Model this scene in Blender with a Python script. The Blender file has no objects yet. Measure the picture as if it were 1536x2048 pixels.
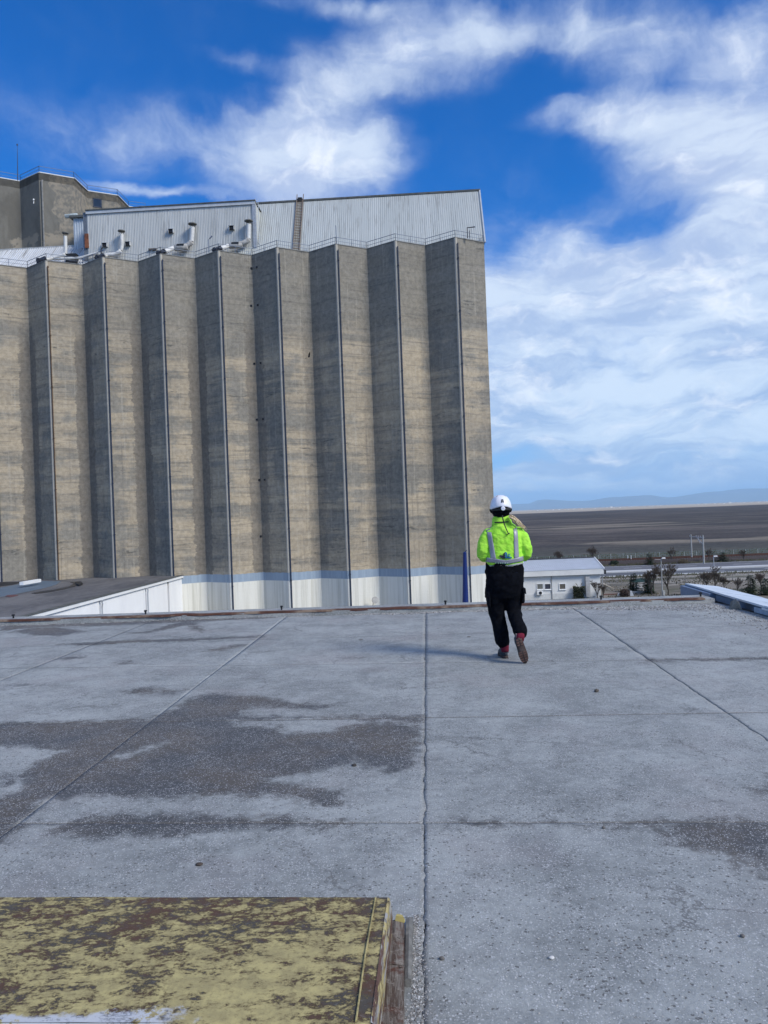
import bpy, bmesh, math, random
import numpy as np
from mathutils import Vector, Matrix, noise as mnoise
random.seed(7)
rng = np.random.default_rng(7)
R = math.radians
sc = bpy.context.scene
col = sc.collection

# ------------------------------------------------------------------ camera
CAM_Z = 1.6                       # eye height above the roof slabs (roof = z 0, street level = GZ)
GZ = -12.1
FPX, CX, CY = 1500.0, 768.0, 1024.0   # focal length and centre in photo pixels
PITCH, ROLL = math.atan(6 / 1500), math.atan(0.0375)
_c, _s = math.cos(ROLL), math.sin(ROLL)
_f = Vector((0, math.cos(PITCH), math.sin(PITCH)))
_r0 = Vector((1, 0, 0)); _u0 = Vector((0, -math.sin(PITCH), math.cos(PITCH)))
CR = _c * _r0 - _s * _u0
CU = _s * _r0 + _c * _u0
CAM = Vector((0, 0, CAM_Z))
cam_data = bpy.data.cameras.new('camera'); cam = bpy.data.objects.new('camera', cam_data); col.objects.link(cam)
m = Matrix((CR, CU, -_f)).transposed().to_4x4(); m.translation = CAM
cam.matrix_world = m
cam_data.sensor_fit = 'VERTICAL'; cam_data.sensor_height = 24.0; cam_data.lens = 24.0 * FPX / 2048
cam_data.clip_start = 0.05; cam_data.clip_end = 200000
sc.camera = cam

def ray(px, py): return _f + CR * ((px - CX) / FPX) + CU * ((CY - py) / FPX)
def G(px, py, z=0.0):             # photo pixel -> point on the level plane z
    d = ray(px, py); return CAM + d * ((z - CAM_Z) / d.z)
def D(px, py, Y):                 # photo pixel -> point at distance Y
    d = ray(px, py); return CAM + d * (Y / d.y)

# ------------------------------------------------------------------ sun, exposure
SUN_AZ, SUN_EL = R(124), R(39)    # azimuth clockwise from +Y (the view direction); the sun is right and behind
sd = Vector((math.sin(SUN_AZ) * math.cos(SUN_EL), math.cos(SUN_AZ) * math.cos(SUN_EL), math.sin(SUN_EL)))
sun = bpy.data.lights.new('sun', 'SUN'); sun.energy = 2.8; sun.angle = R(19.0); sun.color = (1.0, 0.94, 0.84)
so = bpy.data.objects.new('sun', sun); col.objects.link(so)
so.rotation_euler = sd.to_track_quat('Z', 'Y').to_euler(); so.location = (0, 0, 60)
sc.view_settings.view_transform = 'Standard'; sc.view_settings.look = 'None'
sc.view_settings.gamma = 1.0; sc.view_settings.exposure = 0.34; sc.view_settings.use_curve_mapping = False
sc.render.engine = 'CYCLES'
sc.cycles.use_denoising = True; sc.cycles.max_bounces = 6; sc.cycles.volume_bounces = 1
sc.cycles.caustics_reflective = False; sc.cycles.caustics_refractive = False

# ------------------------------------------------------------------ node helper
class NT:
    def __init__(s, tree): s.t = tree; s.t.nodes.clear()
    def put(s, sock, v):
        if v is None: return
        if isinstance(v, bpy.types.NodeSocket): s.t.links.new(v, sock)
        elif isinstance(v, (tuple, list)) and sock.type == 'RGBA' and len(v) == 3: sock.default_value = (*v, 1)
        else: sock.default_value = v
    def n(s, typ, props=None, **ins):
        nd = s.t.nodes.new(typ)
        for k, v in (props or {}).items(): setattr(nd, k, v)
        for k, v in ins.items():
            key = int(k[1:]) if k[0] == 'i' and k[1:].isdigit() else k.replace('_', ' ')
            s.put(nd.inputs[key], v)
        return nd
    def m(s, op, a, b=None, c=None, clamp=False):
        nd = s.t.nodes.new('ShaderNodeMath'); nd.operation = op; nd.use_clamp = clamp
        for i, v in enumerate((a, b, c)):
            if v is not None: s.put(nd.inputs[i], v)
        return nd.outputs[0]
    def vm(s, op, a, b=None, scale=None):
        nd = s.t.nodes.new('ShaderNodeVectorMath'); nd.operation = op
        s.put(nd.inputs[0], a)
        if b is not None: s.put(nd.inputs[1], b)
        if scale is not None: s.put(nd.inputs['Scale'], scale)
        return nd.outputs['Value'] if op in ('LENGTH', 'DISTANCE', 'DOT_PRODUCT') else nd.outputs[0]
    def noise(s, vec, scale, detail=4, rough=0.55, dist=0.0, color=False):
        nd = s.n('ShaderNodeTexNoise', None, Vector=vec, Scale=scale, Detail=detail, Roughness=rough, Distortion=dist)
        return nd.outputs[1 if color else 0]
    def vor(s, vec, scale, feature='F1', out='Distance', rnd=1.0):
        nd = s.n('ShaderNodeTexVoronoi', {'feature': feature}, Vector=vec, Scale=scale, Randomness=rnd)
        return nd.outputs[out]
    def mix(s, fac, a, b, blend='MIX'):
        nd = s.t.nodes.new('ShaderNodeMix'); nd.data_type = 'RGBA'; nd.blend_type = blend
        s.put(nd.inputs[0], fac); s.put(nd.inputs[6], a); s.put(nd.inputs[7], b)
        return nd.outputs[2]
    def mr(s, v, a, b, c=0.0, d=1.0, smooth=True):
        nd = s.t.nodes.new('ShaderNodeMapRange'); nd.interpolation_type = 'SMOOTHSTEP' if smooth else 'LINEAR'
        for i, x in enumerate((v, a, b, c, d)): s.put(nd.inputs[i], x)
        return nd.outputs[0]
    def sep(s, v): return s.n('ShaderNodeSeparateXYZ', None, i0=v).outputs
    def comb(s, x, y, z): return s.n('ShaderNodeCombineXYZ', None, i0=x, i1=y, i2=z).outputs[0]
    def attr(s, name): return s.n('ShaderNodeAttribute', {'attribute_name': name}).outputs['Fac']

def material(name):
    mt = bpy.data.materials.new(name); mt.use_nodes = True
    return mt, NT(mt.node_tree)
def finish(nt, color, rough=0.8, bump=None, bdist=0.01, bstr=1.0, metal=0.0, spec=0.3, sheen=0.0, emis=None, normal=None):
    p = nt.n('ShaderNodeBsdfPrincipled', None, Base_Color=color, Roughness=rough, Metallic=metal)
    p.inputs['Specular IOR Level'].default_value = spec
    if sheen: p.inputs['Sheen Weight'].default_value = sheen
    if bump is not None:
        b = nt.n('ShaderNodeBump', None, Height=bump, Distance=bdist, Strength=bstr)
        nt.t.links.new(b.outputs[0], p.inputs['Normal'])
    o = nt.t.nodes.new('ShaderNodeOutputMaterial'); nt.t.links.new(p.outputs[0], o.inputs[0])
    return p
def wpos(nt): return nt.n('ShaderNodeNewGeometry').outputs['Position']
def opos(nt): return nt.n('ShaderNodeTexCoord').outputs['Object']
def simple(name, c, rough=0.7, var=0.25, scale=3.0, metal=0.0, spec=0.3, bump=0.0):
    """one colour broken up by soft noise"""
    mt, nt = material(name)
    p = opos(nt)
    n1 = nt.noise(p, scale, 5, 0.6); n2 = nt.noise(p, scale * 9, 3, 0.6)
    f = nt.m('ADD', nt.m('MULTIPLY', n1, 0.65), nt.m('MULTIPLY', n2, 0.35))
    lo = tuple(x * (1 - var) for x in c); hi = tuple(min(1, x * (1 + var)) for x in c)
    cc = nt.mix(nt.mr(f, 0.3, 0.7), lo, hi)
    finish(nt, cc, rough, n2 if bump else None, bump or 0.01, 1.0, metal, spec)
    return mt

# ------------------------------------------------------------------ world: blue sky with broken thin clouds
def azel(px, py):
    d = ray(px, py).normalized(); return math.atan2(d.x, d.y), math.asin(d.z)
wd = bpy.data.worlds.new('World'); sc.world = wd; wd.use_nodes = True
nt = NT(wd.node_tree)
sky = nt.n('ShaderNodeTexSky', {'sky_type': 'NISHITA', 'sun_disc': False, 'sun_elevation': SUN_EL,
                                'sun_rotation': SUN_AZ, 'altitude': 1000, 'air_density': 1.0, 'dust_density': 0.6, 'ozone_density': 2.5})
skyc = nt.n('ShaderNodeHueSaturation', None, Saturation=1.22, Value=1.0, Color=sky.outputs[0], Hue=0.5).outputs[0]
skyc = nt.mix(1.0, skyc, (0.04, 0.78, 1.38), 'MULTIPLY')
dirv = nt.n('ShaderNodeTexCoord').outputs['Generated']
dirv = nt.vm('NORMALIZE', dirv)
x, y, z = nt.sep(dirv)[:3]
az = nt.m('ARCTAN2', x, y); el = nt.m('ARCSINE', z)
ae = nt.comb(az, el, 0.0)
wob = nt.noise(nt.vm('MULTIPLY', dirv, (1, 1, 1.6)), 5.0, 6, 0.55, 0.0, color=True)
ae2 = nt.vm('ADD', ae, nt.vm('SCALE', nt.vm('SUBTRACT', wob, (0.5, 0.5, 0.5)), scale=0.11))
BLOBS = [(700,0,150,30,5,.7),(880,60,200,50,-5,.95),(830,140,180,50,-4,.9),(720,190,110,40,0,.6),(1130,45,200,50,8,.85),(1300,110,180,55,14,.85),
 (1500,190,110,120,0,.8),(1250,225,150,32,10,.85),(1400,280,170,75,22,1.5),(1490,400,110,95,0,1.5),(1330,370,80,40,30,.6),(1500,70,120,40,-20,.55),(1120,215,60,16,0,.45),
 (615,335,150,85,0,2.0),(560,250,120,35,0,.55),(740,310,70,50,0,.75),(290,285,200,60,-8,.52),(60,240,160,50,10,.30),(520,150,75,18,8,.60),
 (300,388,130,12,3,.8),(1080,450,90,40,20,.55),(1190,430,100,40,0,.60),(1020,350,80,50,30,.25),(1270,480,200,28,4,.75),(1350,555,420,60,0,1.7),
 (1230,690,440,130,0,1.8),(1040,560,60,60,0,.8),(1170,525,70,26,0,.9),(1300,790,430,70,-3,1.5),(1090,845,190,26,-3,1.0),
 (1420,860,190,30,0,1.0),(1330,985,400,16,-3,.7),(1250,915,450,34,-3,1.6),(1040,976,36,7,0,.9),(1190,968,80,10,0,.9),(1400,955,280,26,-3,1.3),(1100,935,200,18,-3,.9),
 (800,620,250,140,0,.9),(400,650,320,110,0,.8),(1700,700,250,250,0,1.0),(1750,150,200,200,0,.8)]
dens = None
for (bx, by, rx, ry, ang, w) in BLOBS:
    a0, e0 = azel(bx, by)
    a1, e1 = azel(bx + rx, by); a2, e2 = azel(bx, by - ry)
    sx = math.hypot(a1 - a0, e1 - e0); sy = math.hypot(a2 - a0, e2 - e0)
    mp = nt.n('ShaderNodeMapping', {'vector_type': 'TEXTURE'}, Vector=ae2, Location=(a0, e0, 0), Rotation=(0, 0, R(-ang) + 0.0375), Scale=(sx * 1.5, sy * 1.5, 1))
    L = nt.vm('LENGTH', mp.outputs[0])
    b = nt.mr(L, 1.25, 0.0, 0.0, w)
    dens = b if dens is None else nt.m('ADD', dens, b)
# generic broken cloud for the rest of the sky, out of the picture
front = nt.m('MULTIPLY', nt.mr(nt.m('ABSOLUTE', az), 0.75, 0.5), nt.mr(el, 0.85, 0.65))
gen = nt.mr(nt.noise(nt.vm('MULTIPLY', dirv, (1, 1, 2.0)), 2.2, 5, 0.55), 0.38, 0.60, 0.0, 1.2)
dens = nt.m('ADD', nt.m('MINIMUM', dens, 1.75), nt.m('MULTIPLY', gen, nt.m('SUBTRACT', 1.0, front)))
ax2, ey2 = nt.sep(ae2)[:2]
flat = nt.comb(ax2, nt.m('MULTIPLY', ey2, nt.m('SUBTRACT', 2.6, nt.m('MULTIPLY', ey2, 1.6))), 0.0)
n1 = nt.noise(flat, 8.0, 9, 0.60, 0.15); n2 = nt.noise(nt.vm('ADD', flat, (3.1, 1.7, 0)), 20.0, 8, 0.60, 0.2)
nn = nt.m('ADD', nt.m('MULTIPLY', n1, 0.65), nt.m('MULTIPLY', n2, 0.35))
cov = nt.m('ADD', dens, nt.m('MULTIPLY', nt.m('SUBTRACT', nn, 0.5), nt.mr(dens, 0.0, 0.6, 0.9, 2.7)))
fac = nt.mr(cov, -0.05, 1.7)
fac = nt.m('MULTIPLY', fac, 0.97)
shade = nt.mr(nt.noise(nt.vm('MULTIPLY', ae2, (1.0, 4.6, 1.0)), 4.5, 7, 0.62, 0.4), 0.38, 0.62)
hi = nt.mix(nt.mr(el, 0.0, 0.42), (6.0, 7.2, 8.6), (5.6, 6.5, 7.9))
lo = nt.mix(nt.mr(el, 0.0, 0.42), (3.1, 4.5, 6.8), (3.9, 4.8, 6.8))
lit = nt.mr(cov, 0.5, 1.9, 0.0, 1.0)
cc = nt.mix(shade, lo, hi)
cc = nt.mix(nt.m('MULTIPLY', nt.mr(nn, 0.5, 0.68), nt.m('MULTIPLY', lit, 0.85)), cc, (8.2, 8.6, 9.2))
skyt = nt.mix(nt.mr(el, 0.22, 0.0), skyc, (2.3, 4.4, 7.8))
final = nt.mix(nt.m('MULTIPLY', fac, nt.mr(el, -0.01, 0.03)), skyt, cc)
bg = nt.n('ShaderNodeBackground', None, Color=final, Strength=0.1)
wo = nt.t.nodes.new('ShaderNodeOutputWorld'); nt.t.links.new(bg.outputs[0], wo.inputs[0])
wd.cycles.sampling_method = 'MANUAL'; wd.cycles.sample_map_resolution = 512

# ------------------------------------------------------------------ object helpers
def tag(o, label=None, cat=None, group=None, kind=None):
    if label: o['label'] = label
    if cat: o['category'] = cat
    if group: o['group'] = group
    if kind: o['kind'] = kind
    return o
def root(name, loc, label=None, cat=None, group=None):
    o = bpy.data.objects.new(name, None); o.location = loc; o.empty_display_size = 0.2
    col.objects.link(o); o['_w'] = 0
    return tag(o, label, cat, group)
def wl(o):                         # world location of a (never rotated) parent chain
    v = Vector((0, 0, 0))
    while o is not None: v += o.location; o = o.parent
    return v
class MB:
    """collects world-space faces, linked as one mesh object"""
    def __init__(s): s.v = []; s.f = []; s.mi = []; s.cur = 0
    def face(s, pts):
        i = len(s.v); s.v += [tuple(p) for p in pts]; s.f.append(tuple(range(i, i + len(pts)))); s.mi.append(s.cur)
    def vf(s, vs, fs):
        i = len(s.v); s.v += [tuple(p) for p in vs]
        for f in fs: s.f.append(tuple(a + i for a in f)); s.mi.append(s.cur)
    def hexa(s, p):                # 8 points: bottom 4 then top 4
        s.vf(p, [(3, 2, 1, 0), (4, 5, 6, 7), (0, 1, 5, 4), (1, 2, 6, 5), (2, 3, 7, 6), (3, 0, 4, 7)])
    def box(s, a, b):
        (x0, y0, z0), (x1, y1, z1) = a, b
        s.hexa([(x0, y0, z0), (x1, y0, z0), (x1, y1, z0), (x0, y1, z0), (x0, y0, z1), (x1, y0, z1), (x1, y1, z1), (x0, y1, z1)])
    def prism(s, poly, z0, z1):
        n = len(poly)
        s.vf([(p[0], p[1], z0) for p in poly] + [(p[0], p[1], z1) for p in poly],
             [tuple(range(n - 1, -1, -1)), tuple(range(n, 2 * n))] + [(i, (i + 1) % n, n + (i + 1) % n, n + i) for i in range(n)])
    def beam(s, a, b, w, h):       # box bar along a segment
        a = Vector(a); b = Vector(b); d = (b - a).normalized()
        u = d.cross(Vector((0, 0, 1)));
        if u.length < 1e-3: u = Vector((1, 0, 0))
        u.normalize(); v = u.cross(d)
        u *= w / 2; v *= h / 2
        s.hexa([a - u - v, a + u - v, b + u - v, b - u - v, a - u + v, a + u + v, b + u + v, b - u + v])
    def tube(s, pts, rad, seg=8, caps=True):
        pts = [Vector(p) for p in pts]; n = len(pts)
        if not isinstance(rad, (list, tuple)): rad = [rad] * n
        vs = []; prev = None
        for i, p in enumerate(pts):
            d = (pts[min(i + 1, n - 1)] - pts[max(i - 1, 0)])
            d = d.normalized() if d.length > 1e-9 else Vector((0, 0, 1))
            if prev is None:
                u = d.cross(Vector((0, 0, 1)) if abs(d.z) < 0.9 else Vector((1, 0, 0))).normalized()
            else:
                u = (prev - d * prev.dot(d)).normalized()
            prev = u; w = d.cross(u)
            for k in range(seg):
                a = 2 * math.pi * k / seg
                vs.append(p + (u * math.cos(a) + w * math.sin(a)) * rad[i])
        fs = []
        for i in range(n - 1):
            for k in range(seg):
                k2 = (k + 1) % seg
                fs.append((i * seg + k, i * seg + k2, (i + 1) * seg + k2, (i + 1) * seg + k))
        if caps: fs.append(tuple(range(seg - 1, -1, -1))); fs.append(tuple((n - 1) * seg + k for k in range(seg)))
        s.vf(vs, fs)
    def build(s, name, mats, parent=None, smooth=False, loc=None, bevel=0.0, merge=False):
        me = bpy.data.meshes.new(name)
        o = bpy.data.objects.new(name, me); col.objects.link(o)
        if parent is not None:
            o.parent = parent; base = wl(parent); o.location = (0, 0, 0)
        else:
            base = Vector(loc) if loc is not None else Vector((0, 0, 0)); o.location = base
        me.from_pydata([(p[0] - base.x, p[1] - base.y, p[2] - base.z) for p in s.v], [], s.f)
        if not isinstance(mats, (list, tuple)): mats = [mats]
        for mm in mats: me.materials.append(mm)
        if len(mats) > 1: me.polygons.foreach_set('material_index', s.mi)
        if merge or smooth or bevel:
            bm = bmesh.new(); bm.from_mesh(me); bmesh.ops.remove_doubles(bm, verts=bm.verts, dist=1e-5)
            bmesh.ops.recalc_face_normals(bm, faces=bm.faces); bm.to_mesh(me); bm.free()
        if smooth: me.polygons.foreach_set('use_smooth', [True] * len(me.polygons))
        if bevel:
            md = o.modifiers.new('bevel', 'BEVEL'); md.width = bevel; md.segments = 2; md.limit_method = 'ANGLE'
        me.update()
        return o
def lerp(a, b, t): return a + (b - a) * t
def sstep(a, b, x):
    t = np.clip((x - a) / (b - a), 0, 1); return t * t * (3 - 2 * t)
# ================================================================== SETTING: terrain
GREY_METAL = simple('galvanised_metal', (0.42, 0.44, 0.47), 0.5, 0.15, 1.5, 0.4)
WHITE_PAINT = simple('white_paint', (0.80, 0.81, 0.81), 0.55, 0.06, 0.8)
DARK = simple('dark_rubber', (0.02, 0.021, 0.024), 0.6, 0.3, 6)
DARK_METAL = simple('dark_metal', (0.05, 0.055, 0.07), 0.5, 0.3, 4, 0.3)
GLASS_DARK = simple('dark_window_glass', (0.03, 0.035, 0.045), 0.12, 0.2, 1, 0, 0.6)

def mat_ground():
    mt, nt = material('ground_earth')
    p = wpos(nt); x, y, z = nt.sep(p)[:3]
    big = nt.noise(p, 0.006, 6, 0.6); mid = nt.noise(p, 0.035, 6, 0.65, 0.5); fine = nt.noise(p, 0.5, 6, 0.7)
    yy = nt.m('ADD', y, nt.m('MULTIPLY', nt.m('SUBTRACT', mid, 0.5), 14.0))
    f1 = nt.mix(nt.mr(mid, 0.35, 0.65), (0.042, 0.034, 0.031), (0.088, 0.070, 0.060))
    f1 = nt.mix(nt.m('MULTIPLY', nt.mr(big, 0.42, 0.62), 0.6), f1, (0.065, 0.058, 0.050))
    wide = nt.noise(nt.vm('MULTIPLY', p, (0.4, 1.0, 1.0)), 0.013, 7, 0.7)
    f1 = nt.mix(nt.m('MULTIPLY', nt.mr(wide, 0.52, 0.60), 0.6), f1, (0.16, 0.13, 0.11))
    f1 = nt.mix(nt.m('MULTIPLY', nt.mr(wide, 0.48, 0.41), 0.65), f1, (0.034, 0.031, 0.032))
    # strip of pale dry grass banks 450-800 m out
    w1 = nt.noise(nt.vm('MULTIPLY', p, (0.35, 1, 1)), 0.02, 6, 0.65)
    bank = nt.m('MULTIPLY', nt.mr(nt.m('ABSOLUTE', nt.m('SUBTRACT', nt.m('ADD', y, nt.m('MULTIPLY', x, -0.25)), 480.0)), 110.0, 20.0), nt.mr(w1, 0.5, 0.6))
    bank2 = nt.m('MULTIPLY', nt.mr(nt.m('ABSOLUTE', nt.m('SUBTRACT', nt.m('ADD', y, nt.m('MULTIPLY', x, 0.1)), 300.0)), 45.0, 12.0), nt.mr(w1, 0.54, 0.60))
    bank = nt.m('MAXIMUM', bank, nt.m('MULTIPLY', bank2, 0.9))
    f1 = nt.mix(nt.m('MULTIPLY', bank, 0.75), f1, (0.30, 0.25, 0.185))
    patch = nt.mr(nt.noise(nt.vm('MULTIPLY', p, (0.3, 1, 1)), 0.09, 3, 0.5), 0.70, 0.76)
    f1 = nt.mix(nt.m('MULTIPLY', patch, nt.m('MULTIPLY', nt.mr(y, 500.0, 300.0), 0.8)), f1, (0.30, 0.27, 0.22))
    f1 = nt.mix(nt.m('MULTIPLY', nt.mr(yy, 290.0, 190.0), 0.6), f1, (0.066, 0.076, 0.058))
    far = nt.mr(nt.m('ADD', y, nt.m('MULTIPLY', nt.m('SUBTRACT', big, 0.5), 900.0)), 2500.0, 2900.0)
    tan = nt.mix(nt.mr(nt.noise(nt.vm('MULTIPLY', p, (0.3, 1, 1)), 0.0012, 4, 0.6), 0.4, 0.6), (0.42, 0.34, 0.25), (0.56, 0.48, 0.37))
    f1 = nt.mix(far, f1, tan)
    yard = nt.mix(nt.mr(mid, 0.4, 0.6), (0.13, 0.115, 0.09), (0.21, 0.185, 0.15))
    yard = nt.mix(nt.m('MULTIPLY', nt.mr(nt.noise(p, 0.09, 4, 0.6), 0.5, 0.62), 0.7), yard, (0.085, 0.09, 0.05))
    sand = nt.m('MULTIPLY', nt.mr(yy, 124.0, 128.0), nt.mr(nt.noise(nt.vm('MULTIPLY', p, (0.4, 1, 1)), 0.11, 4, 0.6), 0.36, 0.50))
    yard = nt.mix(nt.m('MULTIPLY', sand, 0.85), yard, (0.36, 0.325, 0.28))
    c = nt.mix(nt.mr(y, 143.0, 145.0), yard, f1)
    c = nt.mix(nt.mr(fine, 0.3, 0.7), nt.mix(0.22, c, (0.02, 0.02, 0.02)), nt.mix(0.08, c, (0.5, 0.48, 0.44)))
    finish(nt, c, 0.95, fine, 0.15, 0.6, 0, 0.1)
    return mt
MG = mat_ground()
b = MB(); b.face([(-70000, -4000, GZ), (70000, -4000, GZ), (70000, 70000, GZ), (-70000, 70000, GZ)])
tag(b.build('ground', MG), 'wide flat plain of dark ploughed fields', kind='structure')

def strip_mat(name, c, rough=0.9, var=0.2, scale=0.4): 
    mt, nt = material(name); p = wpos(nt)
    n1 = nt.noise(nt.vm('MULTIPLY', p, (0.15, 1, 1)), scale, 5, 0.65); n2 = nt.noise(p, scale * 12, 3, 0.7)
    cc = nt.mix(nt.mr(nt.m('ADD', nt.m('MULTIPLY', n1, .6), nt.m('MULTIPLY', n2, .4)), 0.35, 0.65), tuple(k * (1 - var) for k in c), tuple(k * (1 + var) for k in c))
    finish(nt, cc, rough, None, 0.01, 1, 0, 0.2); return mt
ASPH = strip_mat('asphalt', (0.115, 0.120, 0.130)); ASPH2 = strip_mat('old_asphalt', (0.135, 0.135, 0.145))
CONC_PALE = strip_mat('pale_concrete', (0.50, 0.50, 0.49)); BALLAST = strip_mat('ballast', (0.055, 0.045, 0.042), var=0.35)
LINE = simple('road_paint', (0.75, 0.75, 0.74), 0.6, 0.1, 1)
def sheet(name, y0, y1, z, mat, x0=-260, x1=420, label=None, parent=None):
    b = MB(); n = 40
    for i in range(n):
        a = lerp(x0, x1, i / n); c = lerp(x0, x1, (i + 1) / n)
        b.face([(a, y0, GZ + z), (c, y0, GZ + z), (c, y1, GZ + z), (a, y1, GZ + z)])
    return tag(b.build(name, mat, parent), label, kind='structure' if parent is None else None)
hw = sheet('highway', 147.0, 154.6, 0.05, ASPH, label='near carriageway of the highway beyond the yard')
hw2 = sheet('highway', 158.2, 171.0, 0.05, ASPH2, label='far carriageway of the highway in front of the railway')
b = MB(); b.box((-260, 154.9, GZ + 0.02), (420, 157.9, GZ + 0.22)); b.build('median_kerb', CONC_PALE, hw)
b = MB(); b.box((-260, 144.9, GZ + 0.02), (420, 146.6, GZ + 0.12)); b.build('shoulder_kerb', CONC_PALE, hw)
b = MB()
for yv in (147.35, 154.2): b.box((-260, yv - 0.08, GZ + 0.056), (420, yv + 0.08, GZ + 0.066))
for i in range(56): b.box((-260 + i * 12, 150.7, GZ + 0.056), (-256 + i * 12, 150.85, GZ + 0.066))
tag(b.build('lane_marking', LINE, hw), kind='stuff')
b = MB()
for yv in (158.7, 170.4): b.box((-260, yv - 0.08, GZ + 0.056), (420, yv + 0.08, GZ + 0.066))
for i in range(56): b.box((-260 + i * 12, 164.3, GZ + 0.056), (-256 + i * 12, 164.45, GZ + 0.066))
tag(b.build('lane_marking', LINE, hw2), kind='stuff')
b = MB()
b.hexa([(-260, 175, GZ), (420, 175, GZ), (420, 188, GZ), (-260, 188, GZ), (-260, 177, GZ + 0.7), (420, 177, GZ + 0.7), (420, 185, GZ + 0.7), (-260, 185, GZ + 0.7)])
rw = tag(b.build('railway', BALLAST), 'dark ballast bank of the railway behind the highway', kind='structure')
RUST = simple('rusty_rail_steel', (0.10, 0.045, 0.03), 0.6, 0.3, 2, 0.4)
for yv in (178.3, 179.7, 182.3, 183.7):
    b = MB(); b.box((-260, yv - 0.05, GZ + 0.78), (420, yv + 0.05, GZ + 0.93)); b.build('rail', RUST, rw)
b = MB()
for i in range(1100):
    xx = -240 + i * 0.6
    for ya in (177.8, 181.8): b.box((xx, ya, GZ + 0.66), (xx + 0.25, ya + 2.4, GZ + 0.77))
tag(b.build('sleepers', simple('sleeper_concrete', (0.2, 0.18, 0.16)), rw), kind='stuff')

# mountains, 45 km away, one ridge behind another
RIDGE = [(-2600, 1080), (-1500, 1060), (-400, 1050), (200, 1030), (700, 1022), (900, 1012), (1020, 1008.3), (1060, 1007.8), (1077, 1001.5), (1094, 1000.5), (1164, 1001.5),
         (1189, 1000), (1218, 996), (1280, 991), (1297, 989), (1313, 991.7), (1340, 996.3), (1370, 992.5), (1418, 985), (1438, 984.5),
         (1453, 982), (1480, 980), (1536, 978), (1700, 968), (2000, 962), (2600, 940), (4000, 900)]
def ridge_h(px):
    for (a, ya), (c, yc) in zip(RIDGE, RIDGE[1:]):
        if a <= px <= c: return lerp(ya, yc, (px - a) / (c - a))
    return RIDGE[-1][1]
MTN = simple('hill_scrub', (0.13, 0.12, 0.10), 0.95, 0.35, 0.0008)
v, fcs = [], []
NX, NY = 420, 14
for i in range(NX):
    px = lerp(-2500, 3900, i / (NX - 1))
    top = D(px, ridge_h(px), 45000.0); h = min(max(top.z - GZ, 60), 950) 
    for j in range(NY):
        t = j / (NY - 1)                       # 0 foot, ridge at 0.6, then down behind
        Y = 45000 - 9000 + 15000 * t
        prof = sstep(0, 0.6, t) if t < 0.6 else 1 - 0.55 * sstep(0.6, 1, t)
        X = top.x * (Y / 45000.0)
        k = 1 + 0.35 * mnoise.noise((X / 2600, Y / 2600, 1.3)) * (1 if abs(t - 0.6) > 0.05 else 0.05)
        if j == 0: k = 0
        v.append((X, Y, GZ - 5 + h * prof * max(k, 0) * (Y / 45000.0 if t > 0.6 else 1)))
for i in range(NX - 1):
    for j in range(NY - 1):
        a = i * NY + j; fcs.append((a, a + NY, a + NY + 1, a + 1))
b = MB(); b.vf(v, fcs)
tag(b.build('hills', MTN, smooth=True), 'long low mountain range on the horizon, blue with distance', kind='structure')

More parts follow.
